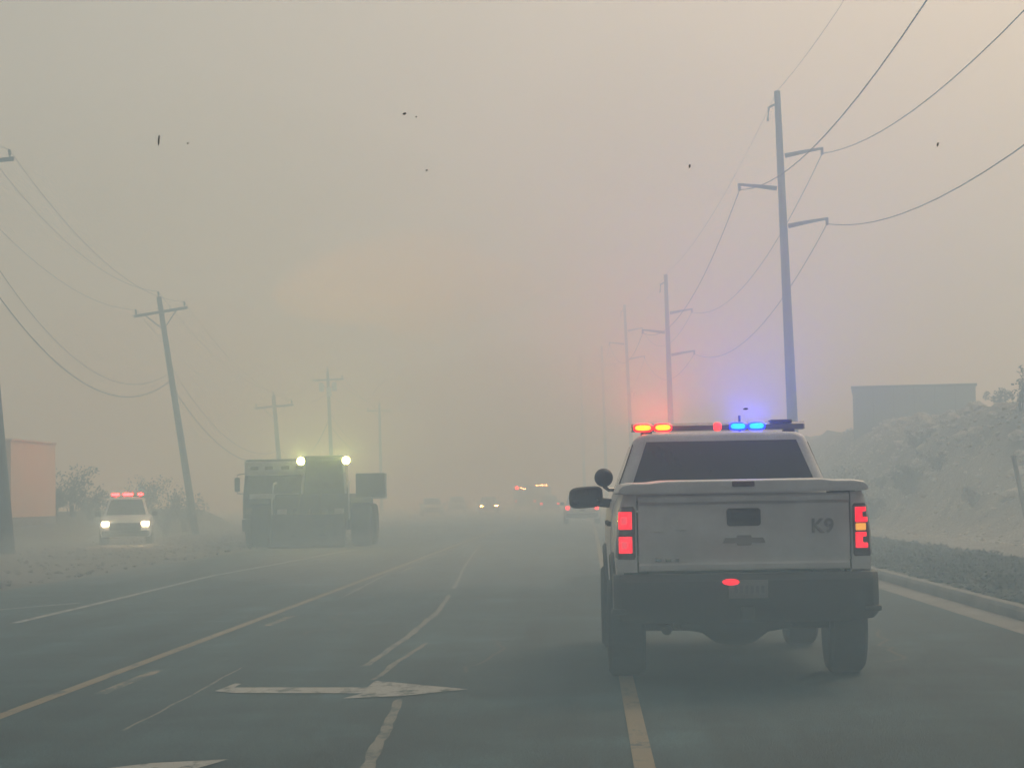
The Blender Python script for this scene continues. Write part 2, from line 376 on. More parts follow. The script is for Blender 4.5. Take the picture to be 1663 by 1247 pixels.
WHEELS = {}
def wheel(parent, x, y, r, w, side):
    key = (r, w, side)
    if key not in WHEELS:
        h = w/2; t = MB()
        t.lathe([(-h*0.86, r*0.62), (-h, r*0.70), (-h, r*0.90), (-h*0.82, r*0.975), (-h*0.5, r), (h*0.5, r), (h*0.82, r*0.975), (h, r*0.90), (h, r*0.70), (h*0.86, r*0.62)], (0,0,0), 'x', 36)
        for j in range(36):                # tread blocks
            a = 2*math.pi*j/36
            for k in (-0.62, -0.05, 0.52):
                c = Vector((h*k, math.cos(a)*r, math.sin(a)*r)); tv = Vector((0, -math.sin(a), math.cos(a)))*r*0.055; nv = Vector((0, math.cos(a), math.sin(a)))*0.008
                x0 = Vector((h*0.20, 0, 0)); t.add([c-x0-tv+nv, c+x0-tv+nv, c+x0+tv+nv, c-x0+tv+nv], [(0,1,2,3)])
        ty = t.mesh('tyre', M_rub)
        b = MB().lathe([(-h*0.5*side, 0.03), (-h*0.5*side, r*0.60), (h*0.88*side, r*0.63), (h*0.80*side, r*0.56), (h*0.35*side, r*0.50), (h*0.45*side, r*0.2), (h*0.6*side, r*0.16), (h*0.6*side, 0.01)], (0,0,0), 'x', 30)
        WHEELS[key] = (ty, b.mesh('rim', M_rim))
    ty, rim = WHEELS[key]
    wh = bpy.data.objects.new('wheel', None); COL.objects.link(wh); wh.parent = parent; wh.location = (x, y, r)
    place('tyre', ty, wh, (0,0,0)); place('rim', rim, wh, (0,0,0))
    return wh
def quad_slab(name, m, parent, q, th=0.012, bevel=0.0):
    """thin panel on four corners, given thickness along its normal"""
    q = [Vector(p) for p in q]; n = (q[1]-q[0]).cross(q[3]-q[0]).normalized()*th
    b = MB().add([p for p in q] + [p + n for p in q], [(3,2,1,0),(4,5,6,7),(0,1,5,4),(1,2,6,5),(2,3,7,6),(3,0,4,7)])
    return b.build(name, m, parent, bevel)

# ------------------------------------------------------------------ police pickup ahead
tg = P(1213, 1092, 18.3)
truck = empty('police_pickup', (tg.x, 18.3, 0.0), R(0.5), 'white police pickup truck seen from behind with lit red and blue roof lights', 'pickup truck')
WB = 3.75; YA = 1.22; YF = YA + WB; WR = 0.415
def bx(z):
    t = [(0.50,0.985),(0.62,1.0),(0.95,1.02),(1.15,1.012),(1.32,0.995),(1.42,0.972),(1.47,0.95)]
    for (a, xa), (c, xc) in zip(t, t[1:]):
        if z <= c: return xa + (xc-xa)*(z-a)/(c-a)
    return 0.95
def arch(y, base):
    z = base
    for c in (YA, YF):
        d = abs(y - c)
        if d < 0.56: z = max(z, WR + math.sqrt(max(0, 0.53**2 - (d*0.95)**2)))
    return z
def side_skin(sgn, y0, y1, base, top, off=0.0, ny=60):
    rows = 9; ys = [y0 + (y1-y0)*i/ny for i in range(ny+1)]; outer, inner = [], []
    for y in ys:
        zb = arch(y, base); zt = top(y)
        for r in range(rows+1):
            z = zb + (zt-zb)*r/rows; outer.append((sgn*(bx(z)+off), y, z)); inner.append((sgn*(bx(z)+off-0.05), y, z))
    n = rows+1; b = MB(); m = len(outer); fs = []
    for i in range(ny):
        for r in range(rows):
            k = i*n+r; fs.append((k, k+1, k+n+1, k+n)); fs.append((m+k, m+k+n, m+k+n+1, m+k+1))
        k = i*n; fs.append((k, k+n, m+k+n, m+k)); k = i*n+rows; fs.append((k, m+k, m+k+n, k+n))
    for i in (0, ny):
        for r in range(rows): k = i*n+r; fs.append((k, m+k, m+k+1, k+1) if i == 0 else (k, k+1, m+k+1, m+k))
    return b.add(outer+inner, fs)
hoodtop = lambda y: 1.42 - 0.10*sm((y-4.7)/1.4)
for s in (-1, 1):
    side_skin(s, 0.06, 2.12, 0.62, lambda y: 1.465, 0.0, 40).build('bed_side', M_white, truck, smooth=50)
    side_skin(s, 2.15, 6.0, 0.56, lambda y: 1.43 if y < 4.7 else hoodtop(y), 0.0, 60).build('cab_side', M_white, truck, smooth=50)
    # doors, a finger's breadth proud, with handles
    for (y0, y1) in ((2.42, 3.38), (3.40, 4.42)):
        d = side_skin(s, y0, y1, 0.62, lambda y: 1.40, 0.008, 14).build('door', M_white, truck, smooth=50)
        box('handle', M_trim, d, s*1.03 - 0.02, s*1.03 + 0.02, y0+0.06, y0+0.26, 1.18, 1.225, 0.012)
    # wheel-arch lips
    for c in (YA, YF):
        path = [(s*(bx(WR+0.53*math.sin(R(a)))+0.006), c + 0.56*math.cos(R(a)), WR + 0.535*math.sin(R(a))) for a in range(12, 169, 8)]
        MB().tube(path, 0.032, 6).build('arch_lip', M_trim, truck)
    box('running_board', M_trim, truck, s*0.93-0.07, s*0.93+0.07, YA+0.62, YF-0.62, 0.46, 0.52, 0.02)
# corner posts beside the tailgate
for s in (-1, 1):
    post = [(s*0.855, z, y) for z, y in ()]
    b = MB(); rings = []
    for z in (0.84, 0.95, 1.15, 1.32, 1.42, 1.46):
        w = bx(z); rings.append([(s*0.855, 0.0, z), (s*(w-0.06), 0.004, z), (s*(w-0.015), 0.03, z), (s*w, 0.075, z), (s*w, 0.14, z), (s*0.855, 0.14, z)])
    b.loft(rings).build('bed_corner', M_white, truck, smooth=50)
# tailgate
prof = [(0.03,0.845),(-0.006,0.85),(-0.010,0.895),(0.006,0.91),(0.004,0.95),(-0.012,1.0),(-0.020,1.16),(-0.012,1.34),(-0.008,1.375),(-0.034,1.395),(-0.036,1.43),(-0.015,1.452),(0.05,1.455),(0.05,0.845)]
gate = MB().prism(prof, 'x', -0.841, 0.841).build('tailgate', M_white, truck, 0.006)
bez = MB().prism([(-0.135,-0.055),(-0.12,-0.07),(0.12,-0.07),(0.135,-0.055),(0.135,0.055),(0.12,0.07),(-0.12,0.07),(-0.135,0.055)], 'y', -0.03, 0.0).build('handle_bezel', M_trim, gate, 0.006); bez.location = (0, 0.0, 1.27)
box('handle', M_trim, gate, -0.10, 0.10, -0.047, -0.028, 1.255, 1.315, 0.008)
em = MB().prism([(-0.17,-0.028),(-0.06,-0.028),(-0.055,-0.055),(0.055,-0.055),(0.06,-0.028),(0.17,-0.028),(0.15,0.028),(0.06,0.028),(0.055,0.055),(-0.055,0.055),(-0.06,0.028),(-0.15,0.028)], 'y', -0.028, -0.005)
em = em.build('emblem', mat('emblem_grey', (0.27, 0.26, 0.25), 0.45, metal=0.2), gate); em.location = (0, 0, 1.085); em.scale = (1, 1, 0.72)
def text(name, body, size, m, parent, loc, rot=(R(90), 0, 0), ext=0.004):
    c = bpy.data.curves.new(name, 'FONT'); c.body = body; c.size = size; c.align_x = 'CENTER'; c.align_y = 'CENTER'; c.extrude = ext; c.offset = 0.0035
    t_ = bpy.data.objects.new(name, c); me = bpy.data.meshes.new_from_object(t_); bpy.data.objects.remove(t_); me.name = name; me.materials.clear(); me.materials.append(m)
    o = bpy.data.objects.new(name, me); COL.objects.link(o); o.parent = parent; o.location = loc; o.rotation_euler = rot; return o
M_mark = mat('unit_lettering', (0.30, 0.305, 0.31), 0.6)
text('unit_lettering', 'K9', 0.16, M_mark, gate, (0.625, -0.024, 1.185))
for k, (xx, w) in enumerate(((-0.71, 0.05), (-0.63, 0.05), (-0.55, 0.03))):
    box('badge_or_glint', M_chrome, gate, xx, xx+w, -0.018, 0.0, 0.925, 0.945 + 0.01*(k == 0), 0.003)
# added wedge strips, shaped to make the glints on the tailgate's upper left
for xx, zz in ((-0.68, 1.165), (-0.50, 1.178)): MB().prism([(-0.034, zz-0.008), (-0.005, zz-0.008), (-0.005, zz+0.014)], 'x', xx-0.04, xx+0.04).build('badge_or_glint', M_white_gloss, gate, 0.003)
# tail lamps
for s in (-1, 1):
    lx0, lx1 = (0.868, 1.03)
    rings = []
    for z in (0.945, 0.965, 1.15, 1.345, 1.365):
        k = 0.012 if z in (0.945, 1.365) else 0
        w = bx(z) + 0.006; rings.append([(s*(lx0+k), -0.014+k, z), (s*(w-0.07), -0.012+k, z), (s*(w-0.02), 0.012+k, z), (s*(w-k), 0.07, z), (s*(w-k), 0.20-k*2, z), (s*(lx0+k), 0.20, z)])
    lamp = MB().loft(rings).build('tail_lamp', M_lens, truck, smooth=40)
    if s < 0:
        for z0, z1 in ((1.185, 1.325), (0.995, 1.127)): MB().box(-1.0, -0.893, -0.024, -0.012, z0, z1).build('brake_light', LIT_RED, lamp, 0.010); MB().box(-0.982, -0.932, -0.030, -0.022, (z0+z1)/2-0.03, (z0+z1)/2+0.03).build('bulb', LIT_RED2, lamp, 0.006)
    else:
        C = lambda z0, z1: [(0.888, z0), (0.985, z0), (0.985, z0+0.04), (0.945, z0+0.04), (0.945, z1-0.035), (0.975, z1-0.035), (0.975, z1), (0.888, z1)]
        for z0, z1 in ((1.215, 1.335), (1.01, 1.135)): MB().prism(C(z0, z1), 'y', -0.024, -0.012).build('brake_light', LIT_RED, lamp, 0.006)
        MB().box(0.890, 0.972, -0.026, -0.012, 1.150, 1.205).build('turn_signal', LIT_AMBER, lamp, 0.008)
# rear bumper
rings = []
for x in (-1.05, -1.0, -0.8, -0.3, 0, 0.3, 0.8, 1.0, 1.05):
    a = abs(x); yb = -0.20 + (0.10 if a > 1.02 else 0.035 if a > 0.9 else 0) ; lo = 0.44 + (0.06 if a > 1.02 else 0.02 if a > 0.9 else 0)
    rings.append([(x, yb+0.03, lo), (x, yb, lo+0.05), (x, yb-0.01, 0.62), (x, yb, 0.77), (x, yb+0.05, 0.825), (x, 0.04 if a < 1.02 else 0.3, 0.825), (x, 0.04 if a < 1.02 else 0.3, lo)])
bump = MB().loft(rings).build('rear_bumper', M_trim, truck, 0.006, smooth=40)
for s in (-1, 1): box('step', M_trim, bump, s*1.0-0.07, s*1.0+0.06, -0.20, -0.02, 0.515, 0.56, 0.015)
pl = box('licence_plate', M_plate, bump, -0.145, 0.165, -0.226, -0.209, 0.632, 0.775, 0.004)
b = MB()
for k in range(6): b.box(-0.10 + k*0.042, -0.075 + k*0.042, -0.2275, -0.2255, 0.675, 0.73)
b.build('plate_characters', mat('plate_ink', (0.12, 0.12, 0.14), 0.6), pl)
led = MB().lathe([(-0.02, 0.002), (-0.018, 0.045), (-0.008, 0.066), (0.02, 0.066)], (-0.127, -0.225, 0.762), 'y', 24).build('rear_light', LIT_RED, bump)
for v in led.data.vertices: v.co.z = 0.762 + (v.co.z-0.762)*0.38
MB().box(-0.05, 0.05, -0.26, -0.1, 0.47, 0.57).build('tow_receiver', M_trim, bump, 0.01)
# chassis, axle, spare, exhaust
box('chassis', M_trim, truck, -0.56, 0.56, 0.1, 5.8, 0.56, 0.84, 0.02)
box('bed_floor', M_trim, truck, -0.9, 0.9, 0.06, 2.1, 0.86, 0.92, 0.01)
ax = MB().lathe([(-0.80, 0.05), (-0.40, 0.055), (-0.28, 0.075), (-0.17, 0.155), (-0.06, 0.185), (0.06, 0.185), (0.17, 0.155), (0.28, 0.075), (0.40, 0.055), (0.80, 0.05)], (0, YA, WR+0.01), 'x', 24)
ax.build('rear_axle', M_trim, truck)
for s in (-1, 1):
    MB().tube([(s*0.62, YA-0.75, 0.62), (s*0.62, YA-0.3, 0.50), (s*0.62, YA, 0.46), (s*0.62, YA+0.4, 0.50), (s*0.62, YA+0.8, 0.62)], 0.035, 8).build('leaf_spring', M_trim, truck)
    MB().tube([(s*0.5, YA-0.1, 0.32), (s*0.42, YA+0.1, 0.75)], 0.035, 8).build('shock_absorber', M_trim, truck)
sp = MB().lathe([(-0.11, 0.2), (-0.13, 0.3), (-0.1, 0.37), (0.1, 0.37), (0.13, 0.3), (0.11, 0.2)], (0, 0.55, 0.62), 'z', 28); sp.build('spare_tyre', M_rub, truck)
MB().tube([(-0.45, 2.4, 0.50), (-0.52, 1.7, 0.52), (-0.58, 0.7, 0.50), (-0.60, 0.25, 0.42), (-0.63, 0.05, 0.375)], 0.042, 10).build('exhaust_pipe', mat('exhaust_metal', (0.09,0.085,0.08), 0.5, metal=0.6), truck)
box('tow_wiring', M_trim, truck, -0.70, -0.64, -0.02, 0.05, 0.40, 0.46, 0.01)
for s in (-1, 1):
    for yy in (YA, YF): wheel(truck, s*0.925, yy, WR, 0.31, s)
    MB().box(s*0.87-0.15, s*0.87+0.15, YA-0.52, YA-0.50, 0.45, 0.75).build('mud_flap', M_rub, truck, 0.01)
# tonneau lid
rings = []
for y, w, dz in ((-0.055, 0.985, -0.016), (-0.045, 1.0, 0.0), (0.02, 1.005, 0.012), (1.0, 1.005, 0.02), (2.08, 1.0, 0.024), (2.12, 0.985, 0.01)):
    zt = lambda x: 1.545 + dz + (0.014 if abs(x) < 0.62 else 0.014 - 0.014*sm((abs(x)-0.62)/0.12))
    xs = [-w, -w+0.012, -w+0.04, -0.88, -0.74, -0.68, -0.62, 0, 0.62, 0.68, 0.74, 0.88, w-0.04, w-0.012, w]
    ring = [(x, y, (1.478 if abs(x) >= w-0.001 else 1.505 if abs(x) > w-0.02 else zt(x) - (0.014 if abs(x) > w-0.05 else 0))) for x in xs]
    ring += [(w-0.03, y, 1.468), (-w+0.03, y, 1.468)]
    rings.append(ring)
lid = MB().loft(rings).build('tonneau_lid', M_white, truck, smooth=40)
box('high_brake_lamp', M_lens, lid, -0.09, 0.09, -0.070, -0.02, 1.512, 1.556, 0.008)
# cab
CB, CT = (0.975, 2.16, 4.95, 1.41), (0.775, 2.46, 3.95, 1.955)
def cabring(t):
    w = CB[0]+(CT[0]-CB[0])*t; return (w, CB[1]+(CT[1]-CB[1])*t, CB[2]+(CT[2]-CB[2])*t, CB[3]+(CT[3]-CB[3])*t)
rings = [rrect(*cabring(0)[:3], cabring(0)[3], 0.14)]
for t in (0.2, 0.5, 0.8, 1.0): q = cabring(t); rings.append(rrect(q[0], q[1], q[2], q[3], 0.14 - 0.03*t))
rings += [rrect(0.755, 2.475, 3.93, 1.985, 0.12), rrect(0.70, 2.52, 3.86, 2.012, 0.12), rrect(0.5, 2.75, 3.6, 2.028, 0.12)]
MB().loft(rings).build('cab', M_white, truck, smooth=40)
def on_back(x, t, off=0.006): q = cabring(t); n = Vector((0, -(CT[3]-CB[3]), (CT[1]-CB[1]))).normalized(); return Vector((x*q[0], q[1], q[3])) + n*off
def on_side(s, u, t, off=0.006):
    q = cabring(t); n = Vector((s*(CT[3]-CB[3]), 0, CB[0]-CT[0])).normalized(); return Vector((s*q[0], q[1]+(q[2]-q[1])*u, q[3])) + n*off
def on_front(x, t, off=0.006): q = cabring(t); n = Vector((0, (CT[3]-CB[3]), CB[2]-CT[2])).normalized(); return Vector((x*q[0], q[2], q[3])) + n*off
quad_slab('rear_window', M_glass, truck, [on_back(-0.885, 0.16), on_back(0.885, 0.16), on_back(0.865, 0.955), on_back(-0.865, 0.955)], 0.008)
for s in (-1, 1):
    qs = [[(0.10,0.14),(0.415,0.14),(0.47,0.93),(0.12,0.93)], [(0.435,0.14),(0.80,0.14),(0.93,0.93),(0.49,0.93)]]
    for q in qs:
        c = [on_side(s, *p) for p in q]; quad_slab('side_window', M_glass, truck, c if s > 0 else c[::-1], 0.008)
    # mirror and its arm
    mir = MB(); rings = []
    for yy, k in ((3.90, 0.86), (3.93, 1.0), (4.03, 0.98), (4.10, 0.7)):
        ring = []
        for a in range(20):
            th = 2*math.pi*a/20; ex = math.copysign(abs(math.cos(th))**0.5, math.cos(th)); ez = math.copysign(abs(math.sin(th))**0.5, math.sin(th))
            ring.append((s*1.225 + ex*0.165*k, yy, 1.445 + ez*0.105*k - s*ex*0.01))
        rings.append(ring)
    mo = mir.loft(rings).build('side_mirror', M_trim, truck, smooth=50)
    MB().tube([(s*0.96, 4.12, 1.38), (s*1.12, 4.02, 1.40)], 0.045, 8).build('mirror_arm', M_trim, mo)
    MB().box(s*1.225-0.13, s*1.225+0.13, 3.892, 3.898, 1.37, 1.52).build('mirror_glass', M_glass, mo, 0.002)
quad_slab('windscreen', M_glass, truck, [on_front(0.9, 0.06), on_front(-0.9, 0.06), on_front(-0.88, 0.95), on_front(0.88, 0.95)], 0.008)
# spotlight on the driver's pillar
spot = MB().lathe([(-0.115, 0.004), (-0.112, 0.035), (-0.09, 0.070), (-0.05, 0.090), (0.04, 0.092), (0.05, 0.080)], (-1.045, 4.12, 1.635), 'y', 24).build('spotlight', M_trim, truck)
MB().tube([(-1.045, 4.12, 1.55), (-1.0, 4.14, 1.515), (-0.90, 4.18, 1.515)], 0.018, 8).build('spotlight_arm', M_chrome, spot)
# hood and nose
rings = [rrect(0.90, 4.7, 5.98, 1.30, 0.1), rrect(0.90, 4.7, 5.98, 1.385, 0.1), rrect(0.85, 4.75, 5.92, 1.42, 0.1), rrect(0.6, 4.85, 5.8, 1.44, 0.1)]
MB().loft(rings).build('hood', M_white, truck, smooth=40)
box('front_grille', M_trim, truck, -0.95, 0.95, 5.9, 6.03, 0.75, 1.28, 0.04); box('front_bumper', M_trim, truck, -1.02, 1.02, 5.9, 6.16, 0.45, 0.78, 0.05)
for s in (-1, 1): box('headlight', M_chrome, truck, s*0.82-0.13, s*0.82+0.13, 5.96, 6.05, 0.98, 1.22, 0.02)
# roof light bar
bar = empty('light_bar', (0, 2.95, 2.015)); bar.parent = truck
rings = []
for x, k in ((-0.80, 0.75), (-0.785, 1.0), (0.70, 1.0), (0.785, 1.0), (0.80, 0.75)):
    rings.append([(x, -0.15*k, 0.03), (x, -0.155*k, 0.075), (x, -0.10*k, 0.10), (x, 0.10*k, 0.10), (x, 0.155*k, 0.075), (x, 0.15*k, 0.03)])
MB().loft(rings).build('housing', mat('smoked_polycarbonate', (0.10, 0.10, 0.11), 0.25, coat=0.3), bar, smooth=40)
for s in (-1, 1): box('mounting_foot', M_trim, bar, s*0.66-0.05, s*0.66+0.05, -0.1, 0.1, -0.045, 0.03, 0.01)
box('end_module', M_trim, bar, 0.48, 0.68, -0.165, 0.1, 0.085, 0.118, 0.01)
def beam(parent, loc, col, power, size=75, name='lamp'):
    """the light a lamp throws backwards along the road"""
    l = bpy.data.lights.new(name, 'SPOT'); l.energy = power; l.color = col; l.spot_size = R(size); l.spot_blend = 1.0; l.shadow_soft_size = 0.03
    o = bpy.data.objects.new(name, l); COL.objects.link(o); o.parent = parent; o.location = loc; o.rotation_euler = (R(-90), 0, 0); return o
def oval(b, cx, w, h, y0, y1, k=0.85):
    r0, r1 = [], []
    for a in range(22):
        th = 2*math.pi*a/22; ex = math.copysign(abs(math.cos(th))**0.6, math.cos(th)); ez = math.copysign(abs(math.sin(th))**0.75, math.sin(th))
        r0.append((cx + ex*w, y0, 0.062 + ez*h)); r1.append((cx + ex*w*k, y1, 0.062 + ez*h*k))
    return b.loft([r0, r1])
def lens(x0, x1, m, name, core=None, col=None, power=0):
    cx, w = (x0+x1)/2, (x1-x0)/2
    o = oval(MB(), cx, w, 0.040, -0.15, -0.172).build(name, m, bar, smooth=60)
    if core: oval(MB(), cx, w*0.84, 0.026, -0.168, -0.180).build('bulb', core, o, smooth=60)
    if power: beam(o, (cx, -0.20, 0.062), col, power, 125).rotation_euler = (R(-90-48), 0, 0)
    return o
RP = 560
lens(-0.785, -0.605, BAR_RED, 'red_light', CORE_RED, (1, 0.03, 0.03), RP); lens(-0.597, -0.425, BAR_RED, 'red_light', CORE_RED, (1, 0.03, 0.03), RP)
lens(-0.045, 0.03, BAR_RED2, 'red_light')
lens(0.10, 0.264, BAR_BLUE, 'blue_light', CORE_BLUE, (0.03, 0.08, 1), RP); lens(0.272, 0.435, BAR_BLUE, 'blue_light', CORE_BLUE, (0.03, 0.08, 1), RP)
# a stub antenna on the roof
MB().tube([(0.25, 3.5, 2.02), (0.25, 3.5, 2.20)], 0.012, 6).build('antenna', M_trim, truck)

for c in truck.children:                   # stands high on its springs
    if not c.name.startswith('wheel') and not c.name.startswith('rear_axle'): c.location.z += 0.07

# ------------------------------------------------------------------ a car or SUV, nose towards +y
def suv(name, loc, rz, label, group=None, cat='car', paint=None, lights='off', bar=False, hgt=1.72):
    paint = paint or M_white
    o = empty(name, loc, rz, label, cat, group); k = hgt/1.72
    # lower body: cross-sections along the length
    rings = []
    for y, w, lo, hi in ((0.0,0.80,0.42,0.92),(0.05,0.90,0.34,1.0),(0.4,0.96,0.30,1.06),(1.5,0.98,0.30,1.07),(3.3,0.98,0.30,1.05),(3.6,0.97,0.30,1.03),(4.4,0.95,0.30,0.98),(4.75,0.90,0.32,0.90),(4.9,0.78,0.40,0.76)):
        hi *= k
        rings.append([(-w*0.94,y,lo),(-w,y,lo+0.15),(-w,y,hi-0.18),(-w*0.97,y,hi-0.05),(-w*0.86,y,hi),(0,y,hi+0.02),(w*0.86,y,hi),(w*0.97,y,hi-0.05),(w,y,hi-0.18),(w,y,lo+0.15),(w*0.94,y,lo)])
    MB().loft(rings).build('body', paint, o, smooth=45)
    B, T = (0.86, 0.12, 3.75, 1.0*k), (0.66, 0.55, 2.75, 1.66*k)
    q = lambda t: tuple(B[i]+(T[i]-B[i])*t for i in range(4))
    rr = [rrect(q(t)[0], q(t)[1], q(t)[2], q(t)[3], 0.13) for t in (0, 0.3, 0.7, 1.0)] + [rrect(0.6, 0.62, 2.65, 1.70*k, 0.13), rrect(0.4, 0.8, 2.4, 1.72*k, 0.13)]
    MB().loft(rr).build('cabin', paint, o, smooth=45)
    def fr(x, t, f):
        c = q(t); n = Vector((0, (T[3]-B[3]), (B[2]-T[2]) if f else (T[1]-B[1]))).normalized()
        if not f: n.y = -n.y
        return Vector((x*c[0], c[2] if f else c[1], c[3])) + n*0.006
    quad_slab('windscreen', M_glass, o, [fr(0.88,0.12,1), fr(-0.88,0.12,1), fr(-0.86,0.93,1), fr(0.86,0.93,1)])
    quad_slab('rear_window', M_glass, o, [fr(-0.86,0.2,0), fr(0.86,0.2,0), fr(0.84,0.9,0), fr(-0.84,0.9,0)])
    for s in (-1, 1):
        for u0, u1, v0, v1 in ((0.08,0.33,0.12,0.32),(0.36,0.60,0.35,0.64),(0.63,0.86,0.67,0.93)):
            c = []
            for u, t in ((u0,0.15),(u1,0.15),(v1,0.9),(v0,0.9)):
                a = q(t); n = Vector((s*(T[3]-B[3]), 0, B[0]-T[0])).normalized(); c.append(Vector((s*a[0], a[1]+(a[2]-a[1])*u, a[3])) + n*0.006)
            quad_slab('side_window', M_glass, o, c if s > 0 else c[::-1])
        MB().box(s*1.06-0.11, s*1.06+0.11, 3.18, 3.34, 1.02*k, 1.2*k).build('side_mirror', M_trim, o, 0.04)
        for y in (0.85, 3.95): wheel(o, s*0.86, y, 0.37, 0.25, s)
        hl = {'head': HEAD, 'far': FAR_AMB}.get(lights, M_chrome)
        MB().box(s*0.74-0.13, s*0.74+0.13, 4.74, 4.945, 0.70*k, 0.84*k).build('headlight', hl, o, 0.02)
        if lights == 'head': beam(o, (s*0.74, 5.0, 0.77*k), (1, 0.9, 0.62), 500, 100).rotation_euler = (R(90), 0, 0)
        MB().box(s*0.80-0.10, s*0.80+0.10, -0.03, 0.1, 0.80*k, 0.98*k).build('tail_light', TAIL_FAR if lights == 'tail' else M_lens, o, 0.02)
    MB().box(-0.58, 0.58, 4.80, 4.92, 0.52*k, 0.80*k).build('grille', M_trim, o, 0.03)
    MB().box(-0.86, 0.86, 4.72, 4.97, 0.32*k, 0.52*k).build('front_bumper', M_trim if lights != 'tail' else paint, o, 0.05)
    MB().box(-0.88, 0.88, -0.10, 0.1, 0.36*k, 0.60*k).build('rear_bumper', M_trim, o, 0.05)
    MB().box(-0.16, 0.16, -0.035, 0.02, 0.70*k, 0.84*k).build('licence_plate', M_plate, o, 0.005)
    if bar:
        b = empty('light_bar', (0, 1.9, 1.72*k)); b.parent = o
        MB().box(-0.62, 0.62, -0.14, 0.14, 0.03, 0.07).build('housing', M_trim, b, 0.01)
        for s in (-0.5, 0.5): MB().box(s-0.05, s+0.05, -0.1, 0.1, -0.04, 0.03).build('mounting_foot', M_trim, b, 0.01)
        for x0, x1, m in ((-0.60, -0.42, RED_FAR), (-0.22, 0.16, RED_FAR), (0.30, 0.58, RED_FAR)):
            MB().box(x0, x1, -0.15, 0.15, 0.07, 0.16).build('red_light', m, b, 0.03)
    return o
# police SUV facing us on the shoulder
p = G(204, 885)
ps = suv('police_suv', (p.x, p.y + 4.9, 0), R(180), 'white police SUV facing us with headlights on and red roof lights lit', None, 'suv', None, 'head', True, 1.78)
ps.location = (p.x - 0.85, p.y + 4.8, 0.0); ps.rotation_euler.z = R(190)
# white car ahead of the pickup, brake lights on
p = G(946, 851)
suv('white_car', (p.x, p.y, 0), R(1), 'white car ahead of the police pickup with red tail lights on', None, 'car', None, 'tail', False, 1.72)
# oncoming car in the smoke, only its headlights show
p = G(790, 833)
suv('oncoming_car', (p.x, p.y + 4.9, 0), R(183), 'oncoming dark car showing a pair of yellow headlights in the smoke', None, 'car', mat('dark_car_paint', (0.06,0.06,0.065), 0.4), 'far', False, 1.6)

# further cars, almost lost
p = G(738, 832); suv('oncoming_car', (p.x, p.y + 4.9, 0), R(184), 'far unlit grey car standing beyond the wheel loader', None, 'car', mat('grey_car_paint', (0.22,0.22,0.22), 0.4), 'off', False, 1.7)
p = G(694, 838); suv('parked_car', (p.x, p.y + 4.9, 0), R(186), 'unlit pale car parked beyond the wheel loader', None, 'car', None, 'off', False, 1.6)
p = G(893, 832); suv('dark_car', (p.x, p.y, 0), R(4), 'dark car far ahead with small red tail lights in the smoke', None, 'car', MATS['dark_car_paint'], 'tail', False, 1.65)

